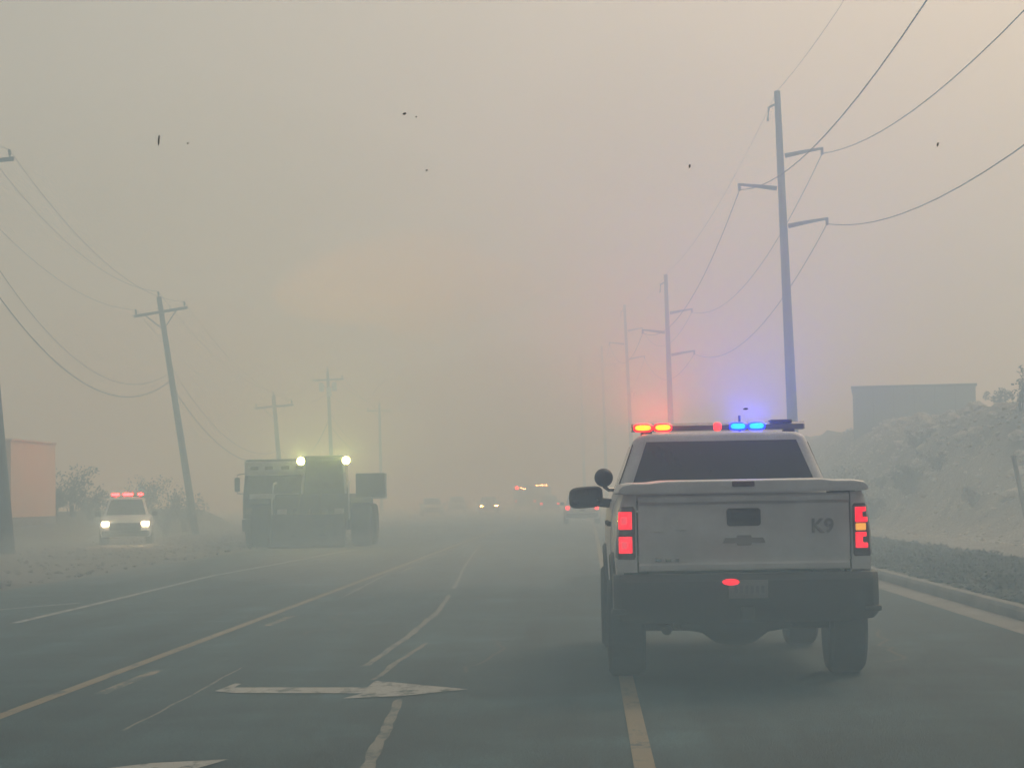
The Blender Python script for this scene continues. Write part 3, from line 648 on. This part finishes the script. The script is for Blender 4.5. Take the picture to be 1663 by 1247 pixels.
# ------------------------------------------------------------------ heavy truck with a flat cab, parked on the shoulder
M_cabw = mat('chalky_white_panel', (0.62, 0.64, 0.64), 0.6, scale=2)
M_grn = mat('dull_green_paint', (0.018, 0.04, 0.042), 0.55, scale=2, var=0.2)
def heavy_truck(loc, rz, label):
    o = empty('heavy_truck', loc, rz, label, 'truck')        # local: nose at y=0 looking to -y
    w = 1.22
    MB().loft([rrect(w, 0.0, 1.9, 0.95, 0.12), rrect(w, -0.02, 1.9, 1.6, 0.12), rrect(w-0.02, 0.04, 1.9, 1.85, 0.12), rrect(w-0.06, 0.16, 1.9, 2.42, 0.12), rrect(w-0.06, 0.14, 1.9, 2.9, 0.10), rrect(w-0.14, 0.22, 1.85, 2.98, 0.08)]).build('cab', M_grn, o, smooth=40)
    vis = MB().box(-1.12, 1.12, -0.06, 0.14, 2.42, 2.90).build('roof_visor', M_cabw, o, 0.04)
    for x in (-0.78, -0.28, 0.28, 0.78): MB().box(x-0.14, x+0.14, -0.085, -0.055, 2.62, 2.74).build('marker_panel', M_trim, vis, 0.02)
    quad_slab('windscreen', M_glass, o, [(-1.06, 0.02, 1.88), (1.06, 0.02, 1.88), (1.03, 0.128, 2.40), (-1.03, 0.128, 2.40)], 0.02)
    MB().box(-0.015, 0.015, 0.0, 0.10, 1.9, 2.40).build('windscreen_post', M_grn, o)
    MB().box(-0.98, 0.98, -0.06, 0.02, 1.60, 1.80).build('nose_panel', M_cabw, o, 0.03)
    MB().box(-0.75, 0.75, -0.05, 0.02, 1.0, 1.52).build('grille', M_trim, o, 0.03)
    for z in (1.08, 1.2, 1.32, 1.44): MB().box(-0.72, 0.72, -0.075, -0.045, z-0.02, z+0.02).build('grille_bar', M_steel, o, 0.005)
    MB().box(-1.22, 1.22, -0.22, 0.1, 0.5, 0.93).build('bumper', M_grn, o, 0.05)
    for s in (-1, 1):
        MB().box(s*0.98-0.13, s*0.98+0.13, -0.075, 0.0, 1.08, 1.30).build('headlight', M_chrome, o, 0.03)
        mi = MB().box(s*1.40-0.09, s*1.40+0.09, 0.02, 0.12, 1.88, 2.36).build('side_mirror', M_trim, o, 0.03)
        MB().tube([(s*1.14, 0.2, 2.5), (s*1.4, 0.1, 2.46), (s*1.4, 0.07, 2.36)], 0.018, 6).build('mirror_arm', M_trim, mi)
        MB().tube([(s*1.16, 0.1, 1.8), (s*1.4, 0.08, 1.82), (s*1.4, 0.07, 1.88)], 0.018, 6).build('mirror_arm', M_trim, mi)
        wheel(o, s*1.02, 0.95, 0.52, 0.34, s); wheel(o, s*1.0, 5.2, 0.52, 0.5, s)
        MB().box(s*1.02-0.22, s*1.02+0.22, 0.36, 1.54, 1.05, 1.12).build('mudguard', M_trim, o, 0.03)
    MB().box(-0.45, 0.45, 0.1, 7.2, 0.62, 0.95).build('chassis', M_trim, o, 0.02)
    MB().box(-1.22, 1.22, 2.1, 7.4, 1.0, 2.75).build('cargo_body', M_grn, o, 0.03)
    return o
p = G(452, 886)
heavy_truck((p.x, p.y, 0), R(1.5), 'flat-fronted heavy truck with white visor parked behind the wheel loader')

# ------------------------------------------------------------------ wheel loader with two work lights
def loader(loc, rz):
    o = empty('wheel_loader', loc, rz, 'wheel loader facing us with two bright yellow work lights beside its cab', 'loader')
    # local: bucket at y=0 looking to -y
    cab = MB().loft([rrect(0.72, 2.0, 3.4, 1.35, 0.1), rrect(0.74, 1.95, 3.4, 1.9, 0.1), rrect(0.64, 2.1, 3.35, 2.88, 0.1)]).build('cab', M_grn, o, smooth=40); cab.location.x = 0.36
    for xx in (-0.34, 1.06): MB().tube([(xx + (0.03 if xx > 0 else -0.03), 1.96, 1.4), (xx + (0.03 if xx > 0 else -0.03), 1.93, 1.9), (xx - (0.06 if xx > 0 else -0.06), 2.08, 2.86)], 0.045, 6).build('cab_post', M_cabw, o)
    MB().loft([rrect(0.72, 1.98, 3.45, 2.885, 0.1), rrect(0.72, 1.96, 3.47, 2.98, 0.1), rrect(0.62, 2.1, 3.3, 3.03, 0.1)]).build('cab_roof', M_trim, o, smooth=40).location.x = 0.36
    quad_slab('windscreen', M_glass, o, [(-0.56, 1.955, 1.95), (0.56, 1.955, 1.95), (0.50, 2.085, 2.80), (-0.50, 2.085, 2.80)], 0.015).location.x = 0.36
    for s in (-1, 1):
        c = [(s*0.735, 2.2, 1.95), (s*0.735, 3.2, 1.95), (s*0.66, 3.2, 2.80), (s*0.66, 2.25, 2.80)]; quad_slab('side_window', M_glass, o, c if s > 0 else c[::-1], 0.015).location.x = 0.36
        lm = empty('work_light', (s*0.76 + 0.36, 1.95, 2.86)); lm.parent = o
        MB().lathe([(0.10, 0.04), (0.06, 0.11), (-0.04, 0.135), (-0.05, 0.13)], (0,0,0), 'y', 18).build('lamp_housing', M_trim, lm)
        MB().lathe([(-0.052, 0.125), (-0.062, 0.08), (-0.066, 0.004)], (0,0,0), 'y', 18).build('lamp_glass', WORK, lm)
        MB().tube([(-s*0.13, 0.05, 0.0), (0, 0.05, 0.0)], 0.02, 6).build('lamp_bracket', M_trim, lm)
        beam(lm, (0, -0.10, 0), (1.0, 0.97, 0.28), 850, 150).rotation_euler = (R(-90-30), 0, 0)
        wheel(o, s*1.66, 1.45, 0.70, 0.62, s); wheel(o, s*1.66, 4.3, 0.70, 0.62, s)
        MB().prism([(0.75,1.45),(0.95,1.62),(1.95,1.62),(2.15,1.45),(2.1,1.40),(1.9,1.56),(1.0,1.56),(0.8,1.41)], 'x', s*1.66-0.33, s*1.66+0.33).build('mudguard', M_grn, o)
        MB().tube([(s*0.48, 2.0, 1.55), (s*0.48, 1.1, 1.25), (s*0.48, 0.45, 0.55), (s*0.48, 0.2, 0.35)], 0.11, 8).build('lift_arm', M_grn, o)
    MB().loft([rrect(1.28, 1.0, 4.9, 0.55, 0.1), rrect(1.30, 1.0, 4.9, 1.35, 0.1), rrect(1.2, 1.3, 4.8, 1.75, 0.1)]).build('front_frame', M_grn, o, smooth=40)
    MB().loft([rrect(0.68, 3.3, 5.6, 0.75, 0.15), rrect(0.72, 3.3, 5.65, 1.5, 0.15), rrect(0.62, 3.35, 5.5, 1.95, 0.15)]).build('engine_hood', M_grn, o, smooth=40)
    MB().tube([(0, 1.6, 1.35), (0, 0.9, 1.2), (0, 0.35, 0.85)], 0.06, 8).build('tilt_ram', M_steel, o)
    # bucket: open scoop with a cutting edge
    prof = [(-0.75,0.06),(-0.30,0.05),(0.0,0.10),(0.18,0.30),(0.22,0.60),(0.12,0.92),(-0.05,1.08),(-0.02,1.10),(0.18,0.94),(0.28,0.60),(0.24,0.27),(0.03,0.05),(-0.30,0.0),(-0.75,0.02)]
    bk = MB().prism(prof, 'x', -1.22, 1.22).build('bucket', mat('worn_bucket_steel', (0.15,0.155,0.155), 0.6, metal=0.2, scale=3, col2=(0.07,0.075,0.075)), o)
    for s in (-1, 1): MB().prism([(-0.75,0.02),(0.0,0.05),(0.2,0.3),(0.24,0.6),(0.1,0.95),(-0.05,1.09),(-0.35,0.6)], 'x', s*1.22-0.02, s*1.22+0.02).build('side_plate', M_steel, bk)
    for k in range(8): MB().box(-1.12+k*0.32-0.04, -1.12+k*0.32+0.04, -0.92, -0.70, 0.015, 0.055).build('tooth', M_steel, bk, 0.008)
    # wide tool bin carried high on the side
    sb = MB().box(1.40, 2.38, 2.3, 3.2, 1.62, 2.42).build('side_bin', mat('bin_grey', (0.11,0.12,0.125), 0.6, scale=2), o, 0.03)
    MB().box(1.37, 2.41, 2.27, 3.23, 1.56, 1.615).build('bin_floor', M_cabw, sb, 0.01)
    for y in (2.45, 3.05): MB().tube([(1.1, y, 1.5), (1.4, y, 1.55), (1.8, y, 1.57)], 0.05, 6).build('bin_bracket', M_trim, sb)
    # handrails, steps and hoses
    for s in (-1, 1):
        MB().tube([(s*1.28, 1.02, 0.9), (s*1.28, 0.98, 1.5), (s*1.24, 1.2, 2.1), (s*1.24, 2.0, 2.15)], 0.03, 6).build('handrail', M_cabw, o)
        for z in (0.55, 0.85, 1.15): MB().box(s*1.30-0.03, s*1.30+0.06, 2.3, 2.7, z, z+0.04).build('step', M_cabw, o, 0.008)
        MB().tube([(s*0.3, 1.9, 1.5), (s*0.34, 1.2, 1.75), (s*0.36, 0.6, 1.3), (s*0.3, 0.3, 0.9)], 0.03, 6).build('hydraulic_hose', M_rub, o)
        MB().box(s*0.95-0.16, s*0.95+0.16, 0.93, 1.02, 1.08, 1.26).build('headlamp_guard', M_cabw, o, 0.02)
    MB().tube([(0.95, 3.6, 1.9), (0.95, 3.6, 2.7)], 0.07, 8).build('exhaust_stack', M_trim, o)
    return o
p = G(500, 889)
loader((p.x, p.y, 0), R(1.0))

# ------------------------------------------------------------------ far emergency truck with red and white lights
p = P(853, 806, 262)
ft = empty('fire_engine', (p.x, 262, 0), R(3), 'far fire engine with red and white lights almost lost in smoke', 'fire engine')
M_fred = mat('fire_engine_red', (0.22, 0.03, 0.03), 0.5)
MB().loft([rrect(1.22, 0, 7.5, 0.55, 0.1), rrect(1.22, 0, 7.5, 2.7, 0.1), rrect(1.12, 0.1, 7.4, 2.8, 0.1)]).build('body', M_fred, ft, smooth=40)
MB().box(-1.0, 1.0, -0.04, 0.02, 0.7, 2.3).build('roller_shutter', M_steel, ft, 0.02)
MB().box(-1.25, 1.25, -0.25, 0.0, 0.45, 0.68).build('rear_step', M_steel, ft, 0.02)
for s in (-1, 1):
    for y in (1.6, 6.2): wheel(ft, s*0.98, y, 0.52, 0.34, s)
    MB().box(s*1.08-0.11, s*1.08+0.11, -0.05, 0.02, 0.9, 1.15).build('tail_light', LIT_RED, ft, 0.02)
MB().box(-1.15, -0.75, -0.08, 0.2, 2.45, 2.75).build('red_light', RED_FAR, ft, 0.04)
for x, z in ((-0.45, 2.60), (-0.1, 2.45)): MB().box(x-0.14, x+0.14, -0.06, 0.1, z-0.05, z+0.05).build('scene_light', HEAD, ft, 0.02)
# white work lights of a second engine
p = P(880, 806, 275)
ft2 = empty('utility_truck', (p.x, 275, 0), R(4), 'far utility truck with a row of white roof lights in the smoke', 'truck')
MB().loft([rrect(1.15, 0, 6.5, 0.6, 0.1), rrect(1.15, 0, 6.5, 2.75, 0.1), rrect(1.05, 0.1, 6.4, 2.85, 0.1)]).build('body', M_cabw, ft2, smooth=40)
MB().box(-0.9, 0.9, -0.04, 0.02, 0.9, 2.4).build('rear_door', M_steel, ft2, 0.02)
for s in (-1, 1):
    for y in (1.4, 5.3): wheel(ft2, s*0.95, y, 0.48, 0.32, s)
    MB().box(s*0.98-0.1, s*0.98+0.1, -0.05, 0.02, 0.8, 1.0).build('tail_light', M_lens, ft2, 0.02)
for x in (-0.5, 0.0, 0.5): MB().box(x-0.16, x+0.16, -0.06, 0.1, 2.86, 2.97).build('roof_light', HEAD, ft2, 0.02)

# ------------------------------------------------------------------ steel transmission poles on the east side
def steel_pole(base, h, r0, r1, lean, label, arms=True, group='steel transmission poles'):
    o = empty('steel_pole', base, 0, label, 'utility pole', group); o.rotation_euler = (0, lean, 0)
    MB().tube([(0,0,-0.1), (0,0,h*0.5), (0,0,h)], r0, 14, r1).build('shaft', M_steel, o)
    MB().lathe([(0, r0*1.5), (0.12, r0*1.5), (0.14, r0*1.1)], (0,0,0), 'z', 14).build('base_flange', M_steel, o)
    tips = []
    if arms:
        for dz, s, L in ((2.42, 1, 1.42), (3.62, -1, 1.42), (5.03, 1, 1.48)):
            z = h - dz; a = MB().tube([(s*r0*0.8, 0, z), (s*(r0*0.8+L*0.5), 0, z+0.12), (s*(r0*0.8+L), 0, z+0.22)], 0.09, 8, 0.045).build('davit_arm', M_steel, o)
            MB().lathe([(0.0,0.035),(-0.035,0.075),(-0.07,0.035),(-0.105,0.075),(-0.14,0.035),(-0.175,0.075),(-0.21,0.035)], (s*(r0*0.8+L-0.05), 0, z+0.18), 'z', 8).build('insulator', M_trim, a)
            tips.append((s*(r0*0.8+L-0.05), 0, z+0.02))
        MB().tube([(-r1, 0, h-0.5), (-r1-0.22, 0, h-0.6), (-r1-0.28, 0, h-1.1)], 0.05, 6).build('wire_clamp', M_steel, o)
        tips.append((0, 0, h))
    m = Matrix.Translation(base) @ Matrix.Rotation(lean, 4, 'Y')
    return [m @ Vector(t) for t in tips]
poles = []
for (tx, ty, bx_, Y, lab) in ((1262, 148, 1294, 84, 'tall grey steel power pole rising behind the police pickup'), (1081, 446, 1094, 142, 'second steel power pole along the road, paler in the smoke'),
                             (1014, 495, 1030, 210, 'third steel power pole along the road, thin in the smoke'), (977, 562, 986, 275, 'fourth steel power pole, barely showing in the smoke'),
                             (942, 580, 950, 300, 'fifth steel power pole, faintest of the row')):
    t_ = P(tx, ty, Y); b0 = P(bx_, 800, Y); b0.z = 0; h = t_.z; lean = math.atan2(t_.x - b0.x, h)*1.0
    poles.append(steel_pole((b0.x, Y, 0), h, 0.225, 0.115, lean, lab))
def cable(a, c, sag, r, label, group, n=26):
    a, c = Vector(a), Vector(c); pts = []
    for k in range(n+1):
        t = k/n; p = a.lerp(c, t); p.z -= sag*4*t*(1-t); pts.append(p)
    o = MB().tube(pts, r, 5).build('power_cable', M_wire); tag(o, label, 'cable', group); return o
names = ('upper outer', 'inner', 'lower outer', 'top shield')
near = []
for i, t_ in enumerate(poles[0]):
    q = Vector((t_.x + 0.3, 0.0, t_.z + 0.15)); near.append(q)
    cable(t_, q, 2.9 if i < 3 else 1.7, 0.015 if i < 3 else 0.008, names[i] + ' cable sagging overhead from the tall steel pole towards us', 'cables overhead')
for j in range(len(poles)-1):
    for i in range(4):
        cable(poles[j][i], poles[j+1][i], 1.8 if i < 3 else 0.8, 0.015 if i < 3 else 0.008, names[i] + ' cable running on along the steel poles, span %s' % ('one', 'two', 'three', 'four')[j], 'cables between steel poles')

# ------------------------------------------------------------------ leaning wooden poles on the west side
def wood_pole(base, top, label, r=0.17, gear=False):
    base, top = Vector(base), Vector(top); h = (top-base).length; ln = math.atan2(top.x-base.x, top.z-base.z)
    o = empty('wooden_pole', base, 0, label, 'utility pole', 'wooden utility poles'); o.rotation_euler = (0, ln, 0)
    MB().tube([(0,0,-0.4), (0,0,h*0.5), (0,0,h)], r, 12, r*0.62).build('shaft', M_wood, o)
    za = h - 0.75
    arm = MB().box(-1.3, 1.3, -0.20, -0.09, za-0.065, za+0.065).build('crossarm', M_wood, o, 0.01)
    for s in (-1, 1):
        MB().tube([(s*0.75, -0.15, za-0.05), (s*0.1, -0.15, za-0.75)], 0.025, 5).build('brace', M_steel, o)
        MB().lathe([(0,0.02),(0.06,0.03),(0.1,0.06),(0.14,0.035),(0.2,0.055),(0.26,0.02)], (s*1.18, -0.145, za+0.06), 'z', 8).build('insulator', M_trim, arm)
    MB().lathe([(0,0.02),(0.06,0.03),(0.1,0.06),(0.14,0.035),(0.2,0.055),(0.26,0.02)], (0, 0, h), 'z', 8).build('insulator', M_trim, o)
    if gear:
        for x, z in ((-0.55, -1.35), (0.5, -1.35), (0.05, -1.75)): MB().lathe([(-0.35,0.05),(-0.33,0.2),(0.3,0.2),(0.36,0.12),(0.42,0.02)], (x, -0.1, h+z), 'z', 12).build('transformer', M_cabw, o)
    m = Matrix.Translation(base) @ Matrix.Rotation(ln, 4, 'Y')
    return [m @ Vector(t) for t in ((-1.18, -0.145, za+0.3), (1.18, -0.145, za+0.3), (0, 0, h+0.26), (0.15, 0, h-3.6), (-0.15, 0, h-4.1))]
wp = []
for (b_, Y, t_, lab, g) in (((12, 880), 72, (-44, 228), 'leaning wooden pole with crossarm at the peach wall', False), ((318, 862), 108, (258, 482), 'leaning wooden pole with braced crossarm between police SUV and heavy truck', False),
                           ((462, 840), 150, (444, 642), 'wooden pole with crossarm rising above the heavy truck', False), ((542, 832), 185, (532, 602), 'wooden pole carrying pale transformers beyond the wheel loader', True),
                           ((620, 830), 235, (616, 655), 'faint wooden pole standing beyond the loader bin', False)):
    b0 = P(b_[0], b_[1], Y); b0.z = 0.0; tt = P(t_[0], t_[1], Y)
    wp.append(wood_pole(b0, tt, lab, 0.26 if Y < 80 else 0.19, g))
prev = [q + Vector((3.0, -62, 0.6)) for q in wp[0]]
wn = ('outer phase', 'roadside phase', 'pole-top', 'upper telephone', 'lower telephone')
for i in range(5): cable(prev[i], wp[0][i], 1.4 if i < 3 else 1.8, 0.009 if i < 3 else 0.016, wn[i] + ' cable coming in to the pole at the peach wall', 'west side cables')
for j in range(4):
    for i in range(5): cable(wp[j][i], wp[j+1][i], (0.9 if i < 3 else 1.6)*(1 if j else 1.3), 0.008 if i < 3 else (0.018 if i == 4 else 0.010), wn[i] + ' cable on the wooden poles, span %s from the peach wall' % ('one', 'two', 'three', 'four')[j], 'west side cables')

# ------------------------------------------------------------------ peach wall behind a dark berm (west)
def berm_z(x, y): return max(0.0, 1.15*sm((y-76)/6.0)*sm((-19.5-x)/3.0)) + hf(x, y, 0.6, 0.08)
berm = tag(sheet('berm', M_mulch, -60, -19.0, 75, 130, 60, 60, berm_z, rel=False), kind='structure')
w1 = P(18, 833, 84); y2 = 84*937/864; wt = P(91, 722, y2)
pw = empty('peach_building', (w1.x, 84, 1.0), R(0), 'small peach stucco building behind the leaning pole', 'building')
hh = wt.z - 1.0; ln_ = y2 - 84
M_peach = mat('peach_stucco', (0.85, 0.60, 0.44), 0.9, scale=1.2, var=0.05, bump=0.2, bscale=30)
MB().box(-5, 0, 0, ln_, -0.4, hh).build('wall', M_peach, pw, 0.01)
MB().box(-5.06, 0.06, -0.06, ln_+0.06, hh, hh+0.08).build('roof_coping', M_peach, pw, 0.02)
MB().box(0.002, 0.03, -0.02, ln_+0.02, -0.3, 0.10).build('plinth', M_conc, pw, 0.01)
# grey building on top of the embankment
YB = 118
e0, e1 = P(1386, 690, YB), P(1583, 680, YB); top0 = P(1386, 634, YB).z; top1 = P(1583, 624, YB).z
gb = empty('grey_building', (e0.x, YB, 4.4), R(-7), 'plain grey flat-roofed building standing on the rocky embankment', 'building')
gw = (e1.x-e0.x); gh = (top0+top1)/2 - 4.4
M_bgrey = mat('grey_render', (0.15, 0.165, 0.175), 0.85, scale=0.8, var=0.1)
MB().box(0, gw, 0, 8, -1.0, gh).build('wall', M_bgrey, gb, 0.01)
MB().box(-0.08, gw+0.08, -0.08, 8.08, gh, gh+0.12).build('roof_coping', M_steel, gb, 0.02)
for k in range(1, 6): MB().box(k*gw/6-0.02, k*gw/6+0.02, -0.02, -0.001, -1.0, gh-0.01).build('wall_joint', M_steel, gb)

# ------------------------------------------------------------------ shrubs
def shrub(base, hgt, spread, n, label, leaf, dens=26, lsize=0.07, group=None, name='shrub'):
    o = empty(name, base, 0, label, 'shrub', group); st = MB(); lv = MB()
    for k in range(n):
        a = random.uniform(0, 6.28); d = Vector((math.cos(a), math.sin(a), 0))*spread*random.uniform(0.2, 1); L = hgt*random.uniform(0.55, 1.0); p = Vector((d.x*0.15, d.y*0.15, -0.1)); path = [p]
        for i in range(1, 5): path.append(Vector((d.x*(i/4)**1.2 + random.gauss(0,0.05), d.y*(i/4)**1.2 + random.gauss(0,0.05), L*i/4)))
        st.tube(path, 0.022, 4, 0.007)
        for i in (2, 3, 4):
            for q in range(2):
                e = path[i] + Vector((random.gauss(0,0.3), random.gauss(0,0.3), random.uniform(0,0.3)))*hgt*0.35; st.tube([path[i], e], 0.009, 3, 0.004); leaves(lv, e, dens//3, 0.16*hgt, lsize)
            leaves(lv, path[i], dens//3, 0.14*hgt, lsize)
    st.build('stem', M_bark, o); lv.build('foliage', leaf, o)
for (px, py, Y, hgt, spr, lab, lf) in ((116, 834, 96, 1.9, 1.2, 'bushy grey shrub between peach building and police SUV', M_leaf), (88, 842, 94, 1.0, 0.9, 'low grey shrub at the foot of the peach building', M_leaf),
        (146, 842, 98, 1.3, 0.9, 'twiggy grey shrub touching the police SUV', M_dry), (268, 846, 104, 2.1, 1.1, 'tall twiggy shrub leaning against the leaning crossarm pole', M_dry), (300, 850, 112, 1.6, 1.2, 'ragged shrub beyond the leaning crossarm pole', M_leaf), (240, 838, 112, 1.9, 1.2, 'dark shrub standing behind the police SUV', M_leaf)):
    b0 = P(px, py, Y); shrub((b0.x, Y, berm_z(b0.x, Y) if Y > 76 else 0), hgt, spr, 14, lab, lf, group='west side shrubs')
for (px, Y, hgt, spr, lab, lf) in ((1375, 92, 2.1, 1.2, 'dark tall bush at the foot of the rocky embankment beside the pickup', M_leaf), (1400, 88, 1.2, 0.9, 'lower bush beside the pickup on the embankment foot', M_dry), (1480, 84, 0.9, 0.9, 'low scrub bush on the middle of the embankment', M_leaf)):
    b0 = P(px, 800, Y); x = b0.x; shrub((x, Y, emb_z(x - bend(Y), Y)), hgt, spr, 16, lab, lf, 26, 0.08, group='embankment shrubs')
b0 = P(1655, 655, 74); x = b0.x; shrub((x, 74, emb_z(x, 74)), 1.3, 0.6, 5, 'sparse twiggy bush on top of the embankment', M_leaf, 18, 0.09, group='embankment shrubs')
for k in range(9):
    Y = random.uniform(68, 98); x = EX0 + random.uniform(0.2, 6.0); hh_ = random.uniform(0.35, 0.9)
    w_ = ('foot', 'middle', 'crest')[0 if x < EX0+1.5 else 1 if x < EX0+4 else 2]
    shrub((x, Y, emb_z(x, Y) - 0.05), hh_, hh_*0.8, 8, 'small %s tuft of scrub on the %s of the rocky embankment' % (('dusty green', 'dry brown')[k % 2], w_), (M_leaf, M_dry)[k % 2], 24, 0.06, group='%s scrub tufts on the embankment %s' % (('green', 'brown')[k % 2], w_), name='scrub_tuft')
# leaning stake at the verge's edge
a0, a1 = P(1668, 802, 60), P(1646, 742, 60)
st = empty('wooden_stake', (a0.x + 0.1, 60, 0.1), 0, 'short dark stake leaning in front of the embankment', 'stake')
MB().tube([(0, 0, -0.1), (a1.x - a0.x - 0.1, 0, a1.z - 0.1)], 0.07, 8, 0.06).build('post', M_wood, st)
MB().lathe([(0,0.07),(0.05,0.075),(0.08,0.03)], (a1.x - a0.x - 0.1, 0, a1.z - 0.12), 'z', 8).build('cap', M_steel, st)

# ------------------------------------------------------------------ charred flakes adrift in the smoke
M_ash = mat('charred_flake', (0.02, 0.02, 0.02), 0.9)
for k, (px, py, Y, L, w, a, lab) in enumerate(((258, 228, 9.0, 0.034, 0.006, 85, 'long upright black ash flake drifting above the leaning crossarm pole'), (657, 185, 9.5, 0.012, 0.007, 20, 'small black ash flake drifting high over the road, larger of a pair'),
        (676, 190, 11, 0.007, 0.005, 0, 'tiny ash flake beside a larger one high over the road'), (693, 277, 10, 0.008, 0.006, 30, 'tiny ash flake drifting over the road below a pair of flakes'), (1523, 235, 10, 0.014, 0.008, 75, 'ash flake drifting among the cables beside the tall steel pole'),
        (1120, 270, 11, 0.014, 0.007, 80, 'ash flake drifting over the road short of the tall steel pole'), (305, 233, 10, 0.007, 0.005, 10, 'tiny ash flake next to the long upright flake'), (1211, 664, 12, 0.02, 0.008, 5, 'flat ash flake hanging just above the blue roof lights'))):
    b_ = MB(); h_ = 0.001; L *= 0.7; w *= 0.6
    ring = [(math.cos(t_)*L*(0.8+0.3*random.random()), math.sin(t_)*w*(0.7+0.5*random.random())) for t_ in [2*math.pi*i/9 for i in range(9)]]
    b_.loft([[(x, -h_, z) for x, z in ring], [(x*1.05, 0, z*1.1) for x, z in ring], [(x, h_, z*0.9) for x, z in ring]])
    o = b_.build('ash_flake', M_ash); o.location = P(px, py, Y); o.rotation_euler = (0, -R(a), 0); tag(o, lab, 'ash flake', 'drifting ash flakes')

# ------------------------------------------------------------------ haze: smoke that fills the whole place
hz = MB().box(-1490, 1490, -62, 1490, -1.0, 36).build('haze', M_trim)
tag(hz, 'drifting wildfire smoke filling the whole street', kind='stuff')
hm = bpy.data.materials.new('smoke'); hm.use_nodes = True; t = hm.node_tree; t.nodes.clear()
o_ = t.nodes.new('ShaderNodeOutputMaterial'); pv = t.nodes.new('ShaderNodeVolumePrincipled')
pv.inputs['Color'].default_value = (0.49, 0.71, 0.95, 1); pv.inputs['Absorption Color'].default_value = (0.80, 0.73, 0.58, 1); pv.inputs['Density'].default_value = 0.0165; pv.inputs['Anisotropy'].default_value = 0.45
t.links.new(pv.outputs[0], o_.inputs['Volume']); hz.data.materials.clear(); hz.data.materials.append(hm)

# denser banks of smoke hanging above the road, one of them with salmon pink light put into its colour
def smoke_bank(name, label, x0, y0, x1, y1, Y, dens, col, absb, seed, thick):
    a, b_ = P(x0, y1, Y), P(x1, y0, Y); c = (a + b_)/2; r = Vector((abs(b_.x-a.x)/2, thick, abs(b_.z-a.z)/2))
    bm = bmesh.new(); bmesh.ops.create_icosphere(bm, subdivisions=4, radius=1.0)
    for v in bm.verts:
        n = v.co.normalized(); k = 1 + 0.32*noise.noise(n*1.4 + Vector((seed, 0, 0))) + 0.22*noise.noise(n*3.0 + Vector((0, seed, 0))) + 0.10*noise.noise(n*6.5 + Vector((0, 0, seed)))
        v.co = Vector((n.x*r.x*k, n.y*r.y*k, n.z*r.z*k))
    me = bpy.data.meshes.new(name); bm.to_mesh(me); bm.free(); o = bpy.data.objects.new(name, me); COL.objects.link(o); o.location = c
    m = bpy.data.materials.new(name); m.use_nodes = True; t = m.node_tree; t.nodes.clear()
    q = t.nodes.new('ShaderNodeOutputMaterial'); v = t.nodes.new('ShaderNodeVolumePrincipled'); t.links.new(v.outputs[0], q.inputs['Volume'])
    v.inputs['Color'].default_value = (*col, 1); v.inputs['Absorption Color'].default_value = (*absb, 1); v.inputs['Density'].default_value = dens; v.inputs['Anisotropy'].default_value = 0.45
    me.materials.append(m); tag(o, label, kind='stuff')
smoke_bank('smoke_bank', 'salmon pink bank of smoke hanging over the far road', 470, 385, 850, 550, 75, 0.075, (1.0, 0.60, 0.52), (1.0, 0.84, 0.80), 2.0, 8)
smoke_bank('smoke_bank', 'grey bank of smoke drifting over the wooden poles', -200, 150, 700, 420, 110, 0.018, (0.6, 0.62, 0.55), (0.3, 0.3, 0.25), 7.0, 9)
smoke_bank('smoke_bank', 'pale smoke rolling low across the turn lane', 380, 860, 1000, 960, 40, 0.012, (0.8, 0.92, 1.0), (1, 1, 1), 4.0, 8)
smoke_bank('smoke_bank', 'pale smoke rolling low over the dirt shoulder', -80, 850, 330, 960, 46, 0.016, (0.8, 0.92, 1.0), (1, 1, 1), 11.0, 6)
smoke_bank('smoke_bank', 'pale smoke drifting over the verge and bank', 1440, 720, 1750, 900, 50, 0.016, (0.8, 0.92, 1.0), (1, 1, 1), 15.0, 5)
smoke_bank('smoke_bank', 'thin bluish smoke drifting close over the road by the pickup', -300, 770, 1900, 1330, 13, 0.017, (0.55, 0.88, 1.0), (1, 1, 1), 21.0, 6)
smoke_bank('smoke_bank', 'soft grey smoke billow low above the far lanes', 640, 560, 1010, 760, 90, 0.03, (0.62, 0.58, 0.56), (0.55, 0.5, 0.45), 31.0, 6)
smoke_bank('smoke_bank', 'soft pale smoke billow high beside the tall steel pole', 880, 60, 1250, 330, 95, 0.02, (0.7, 0.72, 0.66), (0.6, 0.6, 0.5), 37.0, 8)
smoke_bank('smoke_bank', 'soft brown smoke billow behind the leaning poles', 40, 480, 520, 720, 125, 0.03, (0.7, 0.6, 0.55), (0.6, 0.45, 0.4), 43.0, 8)
